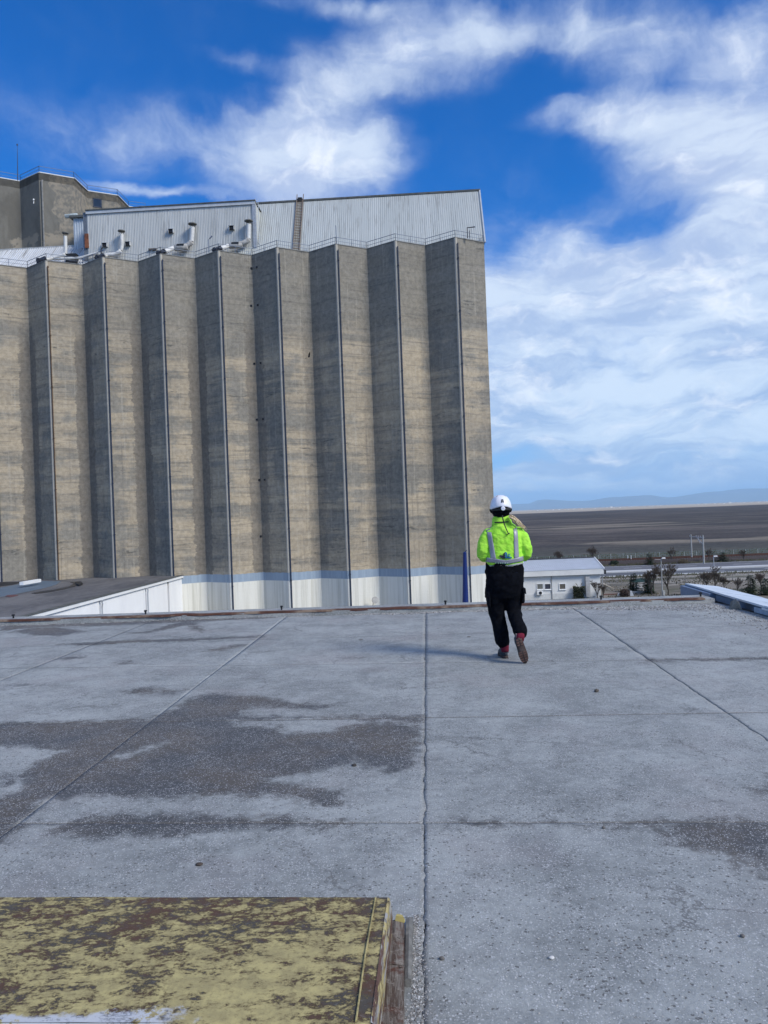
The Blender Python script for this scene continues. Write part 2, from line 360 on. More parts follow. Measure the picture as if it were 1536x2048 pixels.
# ================================================================== our own flat roof
SPECK_K = 1.0
def mat_slab(name='roof_concrete', stained=True):
    mt, nt = material(name)
    p = wpos(nt)
    big = nt.noise(p, 0.45, 5, 0.6); mid = nt.noise(p, 2.3, 6, 0.65, 0.4); sm = nt.noise(p, 14, 5, 0.7); fn = nt.noise(p, 85, 4, 0.8)
    tone = nt.m('ADD', nt.m('ADD', nt.m('MULTIPLY', big, 0.26), nt.m('MULTIPLY', mid, 0.30)), nt.m('ADD', nt.m('MULTIPLY', sm, 0.22), nt.m('MULTIPLY', fn, 0.22)))
    base = nt.mix(nt.mr(tone, 0.38, 0.62), (0.170, 0.179, 0.174), (0.375, 0.389, 0.376))
    base = nt.mix(nt.m('MULTIPLY', nt.mr(nt.noise(p, 0.8, 4, 0.6), 0.5, 0.68), 0.35), base, (0.31, 0.285, 0.275))
    base = nt.mix(nt.m('MULTIPLY', nt.mr(nt.noise(nt.vm('ADD', p, (9, 4, 0)), 1.4, 5, 0.65, 0.5), 0.55, 0.68), 0.4), base, (0.19, 0.185, 0.185))
    st = nt.attr('stain') if stained else None
    if stained:
        e = nt.m('ADD', nt.m('MULTIPLY', nt.m('SUBTRACT', nt.noise(p, 9, 6, 0.7, 0.3), 0.5), 0.30), nt.m('MULTIPLY', nt.m('SUBTRACT', fn, 0.5), 0.08))
        e = nt.m('ADD', e, nt.m('MULTIPLY', nt.m('SUBTRACT', nt.noise(p, 2.5, 4, 0.6), 0.5), 0.16))
        se = nt.m('ADD', st, nt.m('MULTIPLY', e, 1.5))
        s = nt.mr(se, -0.07, 0.10)
        tide = nt.m('MULTIPLY', nt.mr(nt.m('ABSOLUTE', nt.m('SUBTRACT', se, 0.05)), 0.07, 0.0), nt.mr(nt.noise(p, 1.7, 3, 0.6), 0.42, 0.60))
        damp = nt.mix(nt.mr(nt.noise(p, 1.2, 5, 0.6), 0.40, 0.62), (0.048, 0.050, 0.053), (0.084, 0.069, 0.054))
        damp = nt.mix(nt.m('MULTIPLY', nt.mr(nt.noise(p, 22, 5, 0.7), 0.47, 0.62), 0.6), damp, (0.125, 0.125, 0.13))
        base = nt.mix(nt.m('MULTIPLY', s, 0.92), base, damp)
        base = nt.mix(nt.m('MULTIPLY', tide, 0.5), base, (0.055, 0.053, 0.048))
        wear = nt.attr('wear')             # dirt gathered along the joints
        w = nt.mr(nt.m('ADD', wear, nt.m('MULTIPLY', nt.m('SUBTRACT', sm, 0.5), 0.9)), 0.55, 0.95)
        base = nt.mix(nt.m('MULTIPLY', w, 0.55), base, (0.11, 0.10, 0.09))
    # exposed aggregate: pale and dark chips
    pd = nt.vm('ADD', p, nt.vm('SCALE', nt.vm('SUBTRACT', nt.noise(p, 60, 2, 0.6, color=True), (0.5, 0.5, 0.5)), scale=0.02))
    v1 = nt.n('ShaderNodeTexVoronoi', None, Vector=pd, Scale=110.0)
    rr = nt.sep(v1.outputs['Color'])[0]
    chip = nt.m('MULTIPLY', nt.m('LESS_THAN', v1.outputs['Distance'], 0.36), nt.m('GREATER_THAN', rr, nt.mr(nt.noise(p, 3.5, 4, 0.6), 0.38, 0.62, 0.74, 0.35)))
    v2 = nt.n('ShaderNodeTexVoronoi', None, Vector=pd, Scale=60.0)
    r2 = nt.sep(v2.outputs['Color'])[1]
    chip2 = nt.m('MULTIPLY', nt.m('LESS_THAN', v2.outputs['Distance'], 0.26), nt.m('GREATER_THAN', r2, 0.90))
    pit = nt.m('MULTIPLY', nt.m('LESS_THAN', v2.outputs['Distance'], 0.34), nt.m('LESS_THAN', r2, nt.mr(nt.noise(nt.vm('ADD', p, (5, 5, 0)), 2.5, 4, 0.6), 0.4, 0.62, 0.06, 0.36)))
    base = nt.mix(nt.m('MULTIPLY', pit, 0.7), base, (0.06, 0.055, 0.05))
    base = nt.mix(nt.m('MULTIPLY', nt.m('MAXIMUM', chip, chip2), 0.62), base, (0.62, 0.62, 0.62))
    cr = nt.vor(nt.vm('ADD', p, nt.vm('SCALE', nt.noise(p, 6, 4, 0.7, color=True), scale=0.3)), 0.9, 'DISTANCE_TO_EDGE')
    crack = nt.m('MULTIPLY', nt.mr(cr, 0.010, 0.002), nt.mr(nt.noise(p, 1.1, 3, 0.5), 0.50, 0.60))
    base = nt.mix(nt.m('MULTIPLY', crack, 0.55), base, (0.07, 0.065, 0.06))
    h = nt.m('ADD', nt.m('MULTIPLY', sm, 0.5), nt.m('ADD', nt.m('MULTIPLY', fn, 0.5), nt.m('MULTIPLY', nt.m('SUBTRACT', chip, pit), 0.25)))
    rough = 0.7
    finish(nt, base, rough, h, 0.008, 1.0, 0, 0.5)
    return mt
MSLAB = mat_slab()
MDIRT, _n = material('joint_dirt'); _p = wpos(_n)
finish(_n, _n.mix(_n.mr(_n.noise(_p, 1.7, 5, 0.7), 0.46, 0.60), (0.17, 0.17, 0.17), (0.03, 0.028, 0.024)), 0.95)
b = MB()
b.prism([(-40, -14), (6.05, -14), (6.15, 12.62), (-40, 12.92)], -0.35, -0.016)
b.prism([(-40, -14), (5.9, -14), (6.0, 12.5), (-40, 12.8)], GZ, -0.35)
roof = tag(b.build('roof', MDIRT), 'flat concrete roof of the building the photographer stands on', kind='structure')

S = 1.0
POLYS = [
 [(-160,1450),(0,1445),(100,1441),(290,1442),(330,1425),(380,1396),(425,1387),(520,1392),(560,1400),(640,1409),(676,1414),(640,1418),(560,1416),(500,1413),(487,1432),
  (600,1436),(768,1432),(846,1433),(846,1446),(835,1450),(780,1442),(700,1446),(640,1467),(575,1466),(558,1449),(500,1441),(460,1446),(700,1470),(830,1462),(838,1490),(832,1530),(800,1545),(745,1535),
  (735,1508),(700,1530),(600,1545),(550,1560),(600,1570),(650,1572),(685,1585),(690,1605),(650,1615),(600,1600),(520,1597),(450,1590),(330,1600),(210,1592),(130,1598),(60,1650),
  (20,1680),(-60,1720),(-60,1600),(0,1592),(40,1575),(30,1555),(60,1530),(120,1505),(60,1494),(0,1494),(-160,1500)],
 [(640,1446),(720,1446),(800,1440),(840,1462),(836,1530),(790,1548),(740,1535),(700,1520),(600,1545),(500,1560),(460,1470),(560,1455),(600,1468)],
 [(60,1672),(110,1645),(200,1628),(300,1625),(430,1628),(560,1636),(720,1645),(700,1652),(560,1652),(420,1664),(330,1672),(180,1676)],
 [(250,1384),(290,1373),(320,1378),(365,1380),(350,1388),(260,1388)],
 [(105,1289),(190,1284),(250,1280),(380,1277),(520,1271),(525,1275),(400,1281),(250,1286),(190,1290)],
 [(20,1264),(60,1256),(110,1254),(175,1263),(120,1272),(60,1270)],
 [(240,1266),(300,1262),(350,1246),(372,1241),(392,1245),(412,1262),(402,1266),(370,1251),(330,1259),(290,1268)],
 [(398,1304),(450,1292),(485,1288),(482,1293),(440,1302)],
 [(120,1317),(160,1310),(165,1315),(130,1320)],
 [(225,1325),(262,1322),(275,1326),(235,1330)],
 [(20,1371),(60,1367),(60,1371),(30,1374)],
 [(0,1252),(200,1245),(430,1236),(560,1231),(550,1236),(430,1242),(200,1252),(90,1254),(0,1262)],
 [(590,1227),(690,1224),(745,1222),(680,1229),(600,1229)],
 [(1323,1646),(1388,1638),(1560,1645),(1600,1760),(1536,1755),(1493,1742),(1458,1716),(1408,1700),(1358,1695),(1333,1680)],
 [(1508,1577),(1545,1570),(1545,1592),(1515,1588)],
 [(0,1548),(34,1558),(22,1590),(0,1594)],
 [(470,1433),(700,1430),(846,1430),(846,1438),(700,1440),(470,1443)],
 [(-60,1446),(150,1441),(290,1440),(290,1452),(150,1455),(-60,1458)],
 [(1290,1318),(1560,1313),(1560,1320),(1290,1324)],
 [(900,1643),(1560,1641),(1560,1650),(900,1650)],
]
WP = [np.array([[*G(px, py)][:2] for px, py in pl]) for pl in POLYS]
LIGHT = [[(487,1431),(500,1413),(560,1418),(690,1421),(720,1430),(600,1434)],[(460,1443),(600,1437),(700,1436),(720,1444),(640,1466),(575,1466),(556,1449)],
         [(-60,1503),(0,1499),(100,1503),(45,1538),(0,1526),(-60,1530)],[(90,1598),(190,1598),(100,1640),(28,1652)],[(290,1500),(320,1488),(270,1505),(245,1512)]]
WL = [np.array([[*G(px, py)][:2] for px, py in pl]) for pl in LIGHT]
def sdf(pts, poly):               # signed distance, positive inside, in metres
    a = poly; c = np.roll(poly, -1, 0)
    dmin = np.full(len(pts), 1e9); ins = np.zeros(len(pts), bool)
    for p0, p1 in zip(a, c):
        e = p1 - p0; w = pts - p0
        t = np.clip((w @ e) / max(e @ e, 1e-12), 0, 1)
        dmin = np.minimum(dmin, np.hypot(*(w - t[:, None] * e).T))
        cond = (p0[1] > pts[:, 1]) != (p1[1] > pts[:, 1])
        with np.errstate(divide='ignore', invalid='ignore'):
            xi = (p1[0] - p0[0]) * (pts[:, 1] - p0[1]) / (p1[1] - p0[1] + 1e-12) + p0[0]
        ins ^= cond & (pts[:, 0] < xi)
    return np.where(ins, dmin, -dmin)

def line2(a, c): a = np.array([*G(*a)][:2]); c = np.array([*G(*c)][:2]); return a, c
cA, cB, cC, cD = line2((182,1290),(50,1342)), line2((580,1227.5),(30,1652)), line2((851,1217),(848,1800)), line2((1143,1215),(1530,1478))
sh = lambda L, dx, dy: (L[0] + (dx, dy), L[1] + (dx, dy))
cols = [sh(cA, -2.1 * k, 0) for k in range(8, 0, -1)] + [cA, cB, cC, cD, (np.array([5.26, 0.0]), np.array([5.26, 12.0]))]
r1, r2, r3, r4 = line2((442,1647),(1536,1645)), line2((60,1448),(1458,1426)), line2((450,1331),(1536,1317)), line2((182,1289),(1536,1249.5))
r5 = line2((0,1251),(1435,1206))
rows = [sh(r1, 0, -2.05 * k) for k in (3, 2, 1)] + [r1, r2, r3, r4, r5]
def isect(L, M):
    p, r = L[0], L[1] - L[0]; q, s2 = M[0], M[1] - M[0]
    t = ((q - p)[0] * s2[1] - (q - p)[1] * s2[0]) / (r[0] * s2[1] - r[1] * s2[0]); return p + t * r
def vnoise(P, sc_, seed=0.0):
    return np.array([mnoise.noise((x * sc_, y * sc_, seed)) for x, y in P])
slab_i = 0
for ci in range(len(cols) - 1):
    for ri in range(len(rows) - 1):
        q = [isect(cols[ci], rows[ri]), isect(cols[ci + 1], rows[ri]), isect(cols[ci + 1], rows[ri + 1]), isect(cols[ci], rows[ri + 1])]
        mid = sum(q) / 4
        dist = math.hypot(mid[0], max(mid[1], 0))
        vis = mid[1] > 1.2 and abs(mid[0]) < 0.62 * mid[1] + 2.2
        step = 0.02 if (vis and dist < 5) else 0.03 if (vis and dist < 8) else 0.05 if vis else 0.1 if (mid[1] > -1.5 and abs(mid[0]) < 7) else 0.4
        w = np.linalg.norm(q[1] - q[0]); l = np.linalg.norm(q[3] - q[0])
        nx, ny = max(2, int(w / step)), max(2, int(l / step))
        u, vv = np.meshgrid(np.linspace(0, 1, nx + 1), np.linspace(0, 1, ny + 1))
        u = u.ravel(); vv = vv.ravel()
        P = ((1 - u) * (1 - vv))[:, None] * q[0] + (u * (1 - vv))[:, None] * q[1] + (u * vv)[:, None] * q[2] + ((1 - u) * vv)[:, None] * q[3]
        # ragged joint: edges pull in by a few millimetres and wander
        major = ci >= 8
        gx = 0.0016; gy = 0.0012; gyl = {3: 0.0022, 4: 0.0032, 5: 0.0018}
        ex = np.minimum(u, 1 - u) * w; ey = np.minimum(vv, 1 - vv) * l
        edge_u = ex < 1e-6; edge_v = ey < 1e-6
        P2 = P.copy()
        idx = np.where(edge_u | edge_v)[0]
        for k in idx:
            x0, y0 = P[k]
            wx = 0.010 * mnoise.noise((x0 * 0.1, y0 * 5, 3.0)) + 0.006 * mnoise.noise((x0 * 0.1, y0 * 23, 5.0))
            wy = 0.006 * mnoise.noise((x0 * 4, y0 * 0.1, 9.0))
            chip = max(0.0, mnoise.noise((x0 * 17, y0 * 17, 1.0 + ci)) - 0.22) * 0.014
            if edge_u[k]:
                line = ci if u[k] < 0.5 else ci + 1
                g_ = {9: 0.0, 10: 0.0008 + chip, 11: 0.0020 + chip}.get(line, gx)
                P2[k, 0] += wx * (1.5 if line in (10, 11) else 0.5) + g_ * (1 if u[k] < 0.5 else -1)
            if edge_v[k]: P2[k, 1] += wy + (gyl.get(ri if vv[k] < 0.5 else ri + 1, gy) + chip * 0.5) * (1 if vv[k] < 0.5 else -1)
        P = P2
        st = np.full(len(P), -1.0)
        if vis:
            for wp in WP:
                if np.all(P.max(0) < wp.min(0) - 0.5) or np.all(P.min(0) > wp.max(0) + 0.5): continue
                st = np.maximum(st, sdf(P, wp))
            for wp in WL: st = np.minimum(st, -sdf(P, wp) * 1.0)
        st = np.clip(st * np.clip(1.0, 0, 1), -0.5, 0.5)
        el_, er_ = u * w, (1 - u) * w
        kl, kr = (0.15 if ci == 9 else 0.8), (0.15 if ci + 1 == 9 else 0.8)
        wear = np.maximum(np.maximum(np.clip(1 - el_ / 0.10, 0, 1) * kl, np.clip(1 - er_ / 0.10, 0, 1) * kr), np.clip(1 - ey / 0.07, 0, 1) * (0.9 if (ri in (3, 4) and ci >= 8) else 0.62))
        top_n = len(P)
        tilt = 0.0
        zz = np.full(top_n, tilt)
        # border loop for the skirt
        W = nx + 1
        loop = [i for i in range(W)] + [W * j + nx for j in range(1, ny + 1)] + [W * ny + i for i in range(nx - 1, -1, -1)] + [W * j for j in range(ny - 1, 0, -1)]
        verts = np.column_stack([P, zz]); sk = verts[loop].copy(); sk[:, 2] = -0.015
        verts = np.vstack([verts, sk])
        ii, jj = np.meshgrid(np.arange(nx), np.arange(ny)); a = (jj * W + ii).ravel()
        quads = np.column_stack([a, a + 1, a + W + 1, a + W])
        nl = len(loop); lp = np.array(loop); nxt = np.roll(lp, -1)
        k = np.arange(nl); k2 = (k + 1) % nl
        quads = np.vstack([quads, np.column_stack([lp, top_n + k, top_n + k2, nxt])])
        me = bpy.data.meshes.new('roof_slab')
        me.vertices.add(len(verts)); me.vertices.foreach_set('co', verts.ravel())
        me.loops.add(quads.size); me.loops.foreach_set('vertex_index', quads.ravel().astype(np.int32))
        me.polygons.add(len(quads)); me.polygons.foreach_set('loop_start', np.arange(0, quads.size, 4, dtype=np.int32))
        me.update(calc_edges=True)
        for nm, arr in (('stain', np.concatenate([st, st[lp]])), ('wear', np.concatenate([wear, wear[lp]]))):
            at = me.attributes.new(nm, 'FLOAT', 'POINT'); at.data.foreach_set('value', arr.astype(np.float32))
        me.materials.append(MSLAB)
        o = bpy.data.objects.new('roof_slab', me); col.objects.link(o); o.parent = roof
        slab_i += 1

# edge kerb along the far side of the roof
MKERB = mat_slab('kerb_concrete', False)
e0, e1 = r5[0], r5[1]
def edge_pt(x): t = (x - e0[0]) / (e1[0] - e0[0]); return e0[1] + t * (e1[1] - e0[1])
b = MB(); N = 60; X0, X1 = -16.0, 5.22
for i in range(N):
    xa, xb = lerp(X0, X1, i / N), lerp(X0, X1, (i + 1) / N)
    ya, yb = edge_pt(xa), edge_pt(xb)
    b.hexa([(xa, ya, -0.03), (xb, yb, -0.03), (xb, yb + 0.5, -0.03), (xa, ya + 0.5, -0.03),
            (xa, ya + 0.015, 0.072), (xb, yb + 0.015, 0.072), (xb, yb + 0.5, 0.078), (xa, ya + 0.5, 0.078)])
b.build('edge_kerb', MKERB, roof, merge=True)
def mat_rust():
    mt, nt = material('rusty_flashing'); p = wpos(nt)
    a = nt.noise(p, 1.6, 5, 0.65); c = nt.noise(nt.vm('MULTIPLY', p, (1, 8, 8)), 6, 5, 0.7)
    cc = nt.mix(nt.mr(c, 0.3, 0.7), (0.050, 0.024, 0.017), (0.14, 0.060, 0.038))
    cc = nt.mix(nt.mr(a, 0.48, 0.62), cc, (0.26, 0.19, 0.135))
    finish(nt, cc, 0.75, c, 0.004, 1, 0.1); return mt
MRUST = mat_rust()
b = MB(); N = 170
prevp = None
for i in range(N + 1):                        # a bent, wavy strip of rusted sheet lying on the kerb
    x = lerp(X0, X1 - 0.15, i / N); y = edge_pt(x)
    wv = 0.03 * mnoise.noise((x * 0.9, 0, 2)) + 0.018 * mnoise.noise((x * 3.1, 0, 5)); wz = 0.008 * mnoise.noise((x * 2.2, 4, 5)) + 0.006
    wd_ = 0.085 + 0.05 * mnoise.noise((x * 0.7, 8, 1))
    y0 = y + 0.01 + wv
    row = [Vector((x, y0 - 0.006, 0.05 + wz)), Vector((x, y0, 0.078 + wz * .6)), Vector((x, y0 + wd_, 0.082 + wz * 1.3)), Vector((x, y0 + wd_ + 0.006, 0.078))]
    if prevp:
        for k in range(3): b.face([prevp[k], row[k], row[k + 1], prevp[k + 1]])
    prevp = row
b.build('rusty_flashing', MRUST, roof, merge=True)
# low side parapet with sheet-metal cap, on the right
MBLUE = simple('blue_grey_sheet', (0.17, 0.23, 0.33), 0.5, 0.18, 2.5, 0.2)
MCAP = simple('pale_cap_sheet', (0.60, 0.65, 0.70), 0.45, 0.10, 1.5, 0.2)
b = MB()
b.prism([(5.26, 1.0), (5.52, 1.0), (5.66, 13.75), (5.42, 13.75)], -0.40, 0.085)
b.build('side_parapet', simple('blue_wall_paint', (0.19, 0.245, 0.33), 0.7, 0.2, 2.0), roof)
cuts = [1.0, 3.4, 5.8, 8.1, 10.45, 12.3, 13.78]
def capx(y): return 5.20 + (y - 10) * 0.072 if y > 10 else 5.20
for k in range(len(cuts) - 1):
    ya, yb = cuts[k] + 0.006, cuts[k + 1] - 0.006
    za = 0.140 + (0.004 if k % 2 else 0.0)
    b = MB(); xa, xb = capx(ya), capx(yb)
    b.hexa([(xa, ya, za - 0.03), (xa + 0.80, ya, za - 0.16), (xb + 0.80, yb + (0.45 if k == 5 else 0), za - 0.16), (xb, yb, za - 0.03),
            (xa, ya, za), (xa + 0.80, ya, za - 0.13), (xb + 0.80, yb + (0.45 if k == 5 else 0), za - 0.13), (xb, yb, za)])
    b.box((xa + 0.0, ya, za - 0.055), (xa + 0.012, yb, za - 0.031)) if k < 4 else None
    b.build('cap_sheet', MCAP, roof)
b = MB(); b.prism([(5.30, 12.35), (5.62, 12.35), (5.66, 13.76), (5.38, 13.76)], -0.9, 0.104)
b.build('end_cladding', MBLUE, roof)
b = MB(); b.box((5.245, 10.2, 0.01), (5.255, 10.75, 0.085)); b.build('patch_sheet', simple('pale_blue_patch', (0.33, 0.40, 0.48), 0.5), roof)
# ================================================================== GRAIN SILO
ZT = 34.4                                    # top of the silo walls
PA, PB = G(91.4, 521.5, ZT), G(910.6, 475.2, ZT)
dv = Vector(((PB.x - PA.x) / 7, (PB.y - PA.y) / 7, 0)); BAY = dv.length; du = dv.normalized()
nb = Vector((-du.y, du.x, 0))                # away from the camera
def peak(i): return Vector((PA.x, PA.y, 0)) + dv * i
def valley(i): return peak(i) + dv * 0.5 + nb * 2.25
def on(p, a=0, back=0, z=0): q = Vector((p.x, p.y, 0)) + du * a + nb * back; q.z = z; return q

def mat_silo(name='silo_concrete', strip=False, painted=True):
    mt, nt = material(name)
    p = wpos(nt); x, y, z = nt.sep(p)[:3]
    rel = nt.vm('SUBTRACT', p, (PA.x, PA.y, 0))
    s = nt.vm('DOT_PRODUCT', rel, (du.x, du.y, 0))
    t = nt.m('DIVIDE', s, BAY); fr = nt.m('FRACT', nt.m('ADD', t, 20.0)); bay = nt.m('FLOOR', t)
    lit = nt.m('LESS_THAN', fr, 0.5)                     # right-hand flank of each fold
    sz = nt.comb(s, z, nt.m('MULTIPLY', bay, 3.7))
    szc = nt.comb(s, z, 0.0)
    def nz(kx, kz, sc_, det, rg=0.6, di=0.0, vec=None): return nt.noise(nt.vm('MULTIPLY', vec or szc, (kx, kz, 1)), sc_, det, rg, di)
    # tall patches of tan and grey
    n_big = nz(0.55, 0.30, 0.35, 5, 0.6, 0.3, sz)
    n_lift = nz(0.10, 1.0, 0.55, 5, 0.65)                  # lifts run right round the building
    tanm = nt.mr(nt.m('ADD', nt.m('MULTIPLY', n_big, 0.5), nt.m('MULTIPLY', n_lift, 0.5)), 0.44, 0.52)
    top = nt.mr(nt.m('ADD', z, nt.m('MULTIPLY', nt.m('SUBTRACT', n_big, 0.5), 16.0)), 21.0, 27.0)
    leftb = nt.mr(t, 1.6, 0.6)                           # the two leftmost bays stay tan to the top
    tanm = nt.m('MULTIPLY', tanm, nt.m('SUBTRACT', 1.0, nt.m('MULTIPLY', top, nt.m('SUBTRACT', 0.92, nt.m('MULTIPLY', leftb, 0.7)))))
    base = nt.mix(tanm, (0.275, 0.255, 0.213), (0.50, 0.415, 0.295))
    base = nt.mix(nt.m('MULTIPLY', nt.mr(nz(0.2, 1.4, 0.6, 4, 0.6), 0.46, 0.62), 0.30), base, (0.30, 0.285, 0.255))
    # thin horizontal lines of the lifts
    bands = nz(0.16, 2.2, 1.0, 6, 0.65, 0.4)
    base = nt.mix(nt.m('MULTIPLY', nt.mr(bands, 0.53, 0.62), 0.42), base, (0.145, 0.140, 0.125))
    wob = nt.m('ADD', z, nt.m('MULTIPLY', nt.m('SUBTRACT', nz(1.0, 0.6, 0.9, 4, 0.7), 0.5), 0.5))
    fr_z = nt.m('FRACT', nt.m('MULTIPLY', wob, 1 / 1.12))
    line = nt.m('MULTIPLY', nt.mr(nt.m('ABSOLUTE', nt.m('SUBTRACT', fr_z, 0.5)), 0.40, 0.49), nt.mr(nz(0.5, 0.8, 0.6, 4, 0.6), 0.47, 0.62))
    base = nt.mix(nt.mr(nz(0.03, 0.35, 1.0, 3, 0.5, 0, szc), 0.40, 0.62), nt.mix(0.0, base, base), nt.mix(0.30, base, (0.16, 0.15, 0.13)))
    base = nt.mix(nt.m('MULTIPLY', line, 0.42), base, (0.12, 0.11, 0.10))
    # heavy ragged lines where a pour stopped
    rag = nt.m('MULTIPLY', nt.mr(nz(0.35, 1.6, 1.3, 6, 0.75, 0.6), 0.56, 0.64), nt.mr(nz(0.04, 0.33, 1.0, 2, 0.5), 0.50, 0.60))
    base = nt.mix(nt.m('MULTIPLY', rag, 0.80), base, (0.085, 0.088, 0.085))
    # rain streaks
    drip = nz(3.2, 0.07, 1.0, 5, 0.65, 0.2)
    base = nt.mix(nt.m('MULTIPLY', nt.mr(drip, 0.54, 0.68), nt.m('MULTIPLY', nt.mr(z, 26.0, 10.0), 0.42)), base, (0.150, 0.135, 0.120))
    base = nt.mix(nt.m('MULTIPLY', nt.mr(drip, 0.44, 0.34), 0.34), base, (0.50, 0.46, 0.38))
    # damp dark stain in the valley of each fold, stepped and ragged, strongest to the left
    vd = nt.m('ABSOLUTE', nt.m('SUBTRACT', fr, 0.5))
    liftr = nt.n('ShaderNodeTexWhiteNoise', {'noise_dimensions': '2D'}, Vector=nt.comb(nt.m('FLOOR', nt.m('MULTIPLY', wob, 1 / 1.12)), nt.m('FLOOR', nt.m('ADD', t, 0.5)), 0.0)).outputs[0]
    edge = nt.m('ADD', nt.m('ADD', nt.m('MULTIPLY', nt.m('SUBTRACT', nz(0.25, 2.2, 0.9, 5, 0.8), 0.5), 0.12), nt.m('MULTIPLY', liftr, 0.035)), 0.135)
    vst = nt.m('MULTIPLY', nt.mr(nt.m('SUBTRACT', vd, edge), 0.008, -0.008), nt.mr(nt.m('ADD', z, nt.m('MULTIPLY', n_big, 22.0)), 40.0, 34.0))
    vst = nt.m('MULTIPLY', vst, nt.m('ADD', nt.mr(t, 5.5, 2.5, 0.20, 0.80), 0.0))
    base = nt.mix(vst, base, (0.175, 0.155, 0.130))
    blue = nt.m('MULTIPLY', nt.mr(nz(0.5, 0.22, 0.5, 4, 0.55, 0, sz), 0.52, 0.64), nt.m('SUBTRACT', 1.0, lit))  # bluish shade tone painted in patches on the left flanks only
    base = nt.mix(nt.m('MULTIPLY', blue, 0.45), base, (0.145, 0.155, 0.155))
    fine = nt.noise(p, 2.4, 6, 0.7)
    base = nt.mix(nt.mr(fine, 0.3, 0.7), nt.mix(0.26, base, (0.05, 0.05, 0.045)), nt.mix(0.10, base, (0.6, 0.57, 0.5)))
    base = nt.mix(nt.m('MULTIPLY', nt.m('SUBTRACT', 1.0, lit), 0.0), base, nt.mix(0.62, base, (0.135, 0.130, 0.120)))   # painted shade tone for the left flanks, weighted to nothing
    if strip: base = nt.mix(0.6, base, (0.56, 0.53, 0.46))
    if painted:
        ze = nt.m('ADD', z, nt.m('MULTIPLY', nt.m('SUBTRACT', nz(1, 1, 1.5, 4, 0.7), 0.5), 0.25))
        pb = nt.mr(ze, -4.90, -4.98)
        bluep = nt.mix(nt.mr(drip, 0.4, 0.7), (0.28, 0.35, 0.43), (0.34, 0.42, 0.50))
        cream = nt.mix(nt.mr(drip, 0.40, 0.72), (0.74, 0.73, 0.66), (0.55, 0.54, 0.47))
        base = nt.mix(pb, base, nt.mix(nt.mr(z, -5.90, -5.93), bluep, cream))
    hgt = nt.m('ADD', nt.m('MULTIPLY', bands, 0.6), nt.m('MULTIPLY', fine, 0.4))
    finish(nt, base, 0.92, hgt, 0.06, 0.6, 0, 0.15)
    return mt
MSILO = mat_silo(); MSTRIP = mat_silo('silo_corner_concrete', True)
silo = root('grain_silo', on(peak(3), 3, 10, GZ), 'towering zigzag-walled grey concrete grain silo with blue and cream painted foot', 'grain silo')
def rail_run(mb, a, c, n):
    a = Vector(a); c = Vector(c)
    mb.beam(a + Vector((0, 0, .92)), c + Vector((0, 0, .92)), .05, .05); mb.beam(a + Vector((0, 0, .48)), c + Vector((0, 0, .48)), .035, .035)
    for i in range(n + 1):
        q = a.lerp(c, i / n); mb.beam(q, q + Vector((0, 0, .95)), .045, .045)
I0, I1 = -2, 7
RAILM = simple('painted_rail_steel', (0.16, 0.19, 0.25), 0.5, 0.2, 3, 0.2)
MPIPE = simple('blue_black_drain_pipe', (0.022, 0.032, 0.062), 0.5, 0.3, 1.5)
MPIPEB = simple('rusted_drain_pipe', (0.10, 0.06, 0.035), 0.7, 0.45, 1.5)
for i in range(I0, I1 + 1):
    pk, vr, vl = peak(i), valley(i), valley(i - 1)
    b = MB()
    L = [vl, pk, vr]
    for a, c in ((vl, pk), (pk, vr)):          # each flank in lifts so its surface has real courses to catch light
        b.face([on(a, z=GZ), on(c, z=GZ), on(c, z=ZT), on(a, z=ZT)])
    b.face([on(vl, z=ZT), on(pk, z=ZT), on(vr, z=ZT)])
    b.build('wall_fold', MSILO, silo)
    b = MB()
    q = [pk - du * 0.20 + nb * 0.06, pk - du * 0.06 - nb * 0.055, pk + du * 0.06 - nb * 0.055, pk + du * 0.20 + nb * 0.06, pk + nb * 0.3]
    b.prism([(w.x, w.y) for w in q], GZ, ZT - 0.02)
    b.build('corner_strip', MSTRIP, silo)
    b = MB()
    pp = pk + du * 0.26 - nb * 0.07
    b.tube([on(pk, .22, .3, ZT - .75), on(pp, 0, -.03, ZT - .72), on(pp, 0, 0, ZT - .9), on(pp, 0, 0, GZ)], 0.072, 8)
    for k in range(7):
        zz = ZT - 3 - k * 6.3 + (i % 3) * 0.5
        b.box((pp.x - .10, pp.y - .09, zz), (pp.x + .10, pp.y + .12, zz + .08))
    b.build('downpipe', MPIPEB if i == 0 else MPIPE, silo)
    for (a, c) in ((vl, pk), (pk, vr)):
        b = MB(); rail_run(b, on(a, 0, .12, ZT), on(c, 0, .12, ZT), 2); b.build('railing', RAILM, silo)
    b = MB()                                    # thin coping along the wall head
    for a, c in ((vl, pk), (pk, vr)):
        b.hexa([on(a, 0, -.06, ZT), on(c, 0, -.06, ZT), on(c, 0, .3, ZT), on(a, 0, .3, ZT), on(a, 0, -.06, ZT + .09), on(c, 0, -.06, ZT + .09), on(c, 0, .3, ZT + .09), on(a, 0, .3, ZT + .09)])
    b.build('coping', simple('coping_concrete', (0.2, 0.2, 0.19)) if i == I0 else bpy.data.materials['coping_concrete'], silo)
vL, vR = valley(I0 - 1), valley(I1)
b = MB()
b.face([on(vL, z=ZT), on(vR, z=ZT), on(vR, 0, 28, ZT), on(vL, 0, 28, ZT)])
b.face([on(vR, z=GZ), on(vR, 0, 28, GZ), on(vR, 0, 28, ZT), on(vR, z=ZT)])
b.face([on(vL, 0, 28, GZ), on(vL, z=GZ), on(vL, z=ZT), on(vL, 0, 28, ZT)])
b.face([on(vR, 0, 28, GZ), on(vL, 0, 28, GZ), on(vL, 0, 28, ZT), on(vR, 0, 28, ZT)])
b.build('rear_block', MSILO, silo)
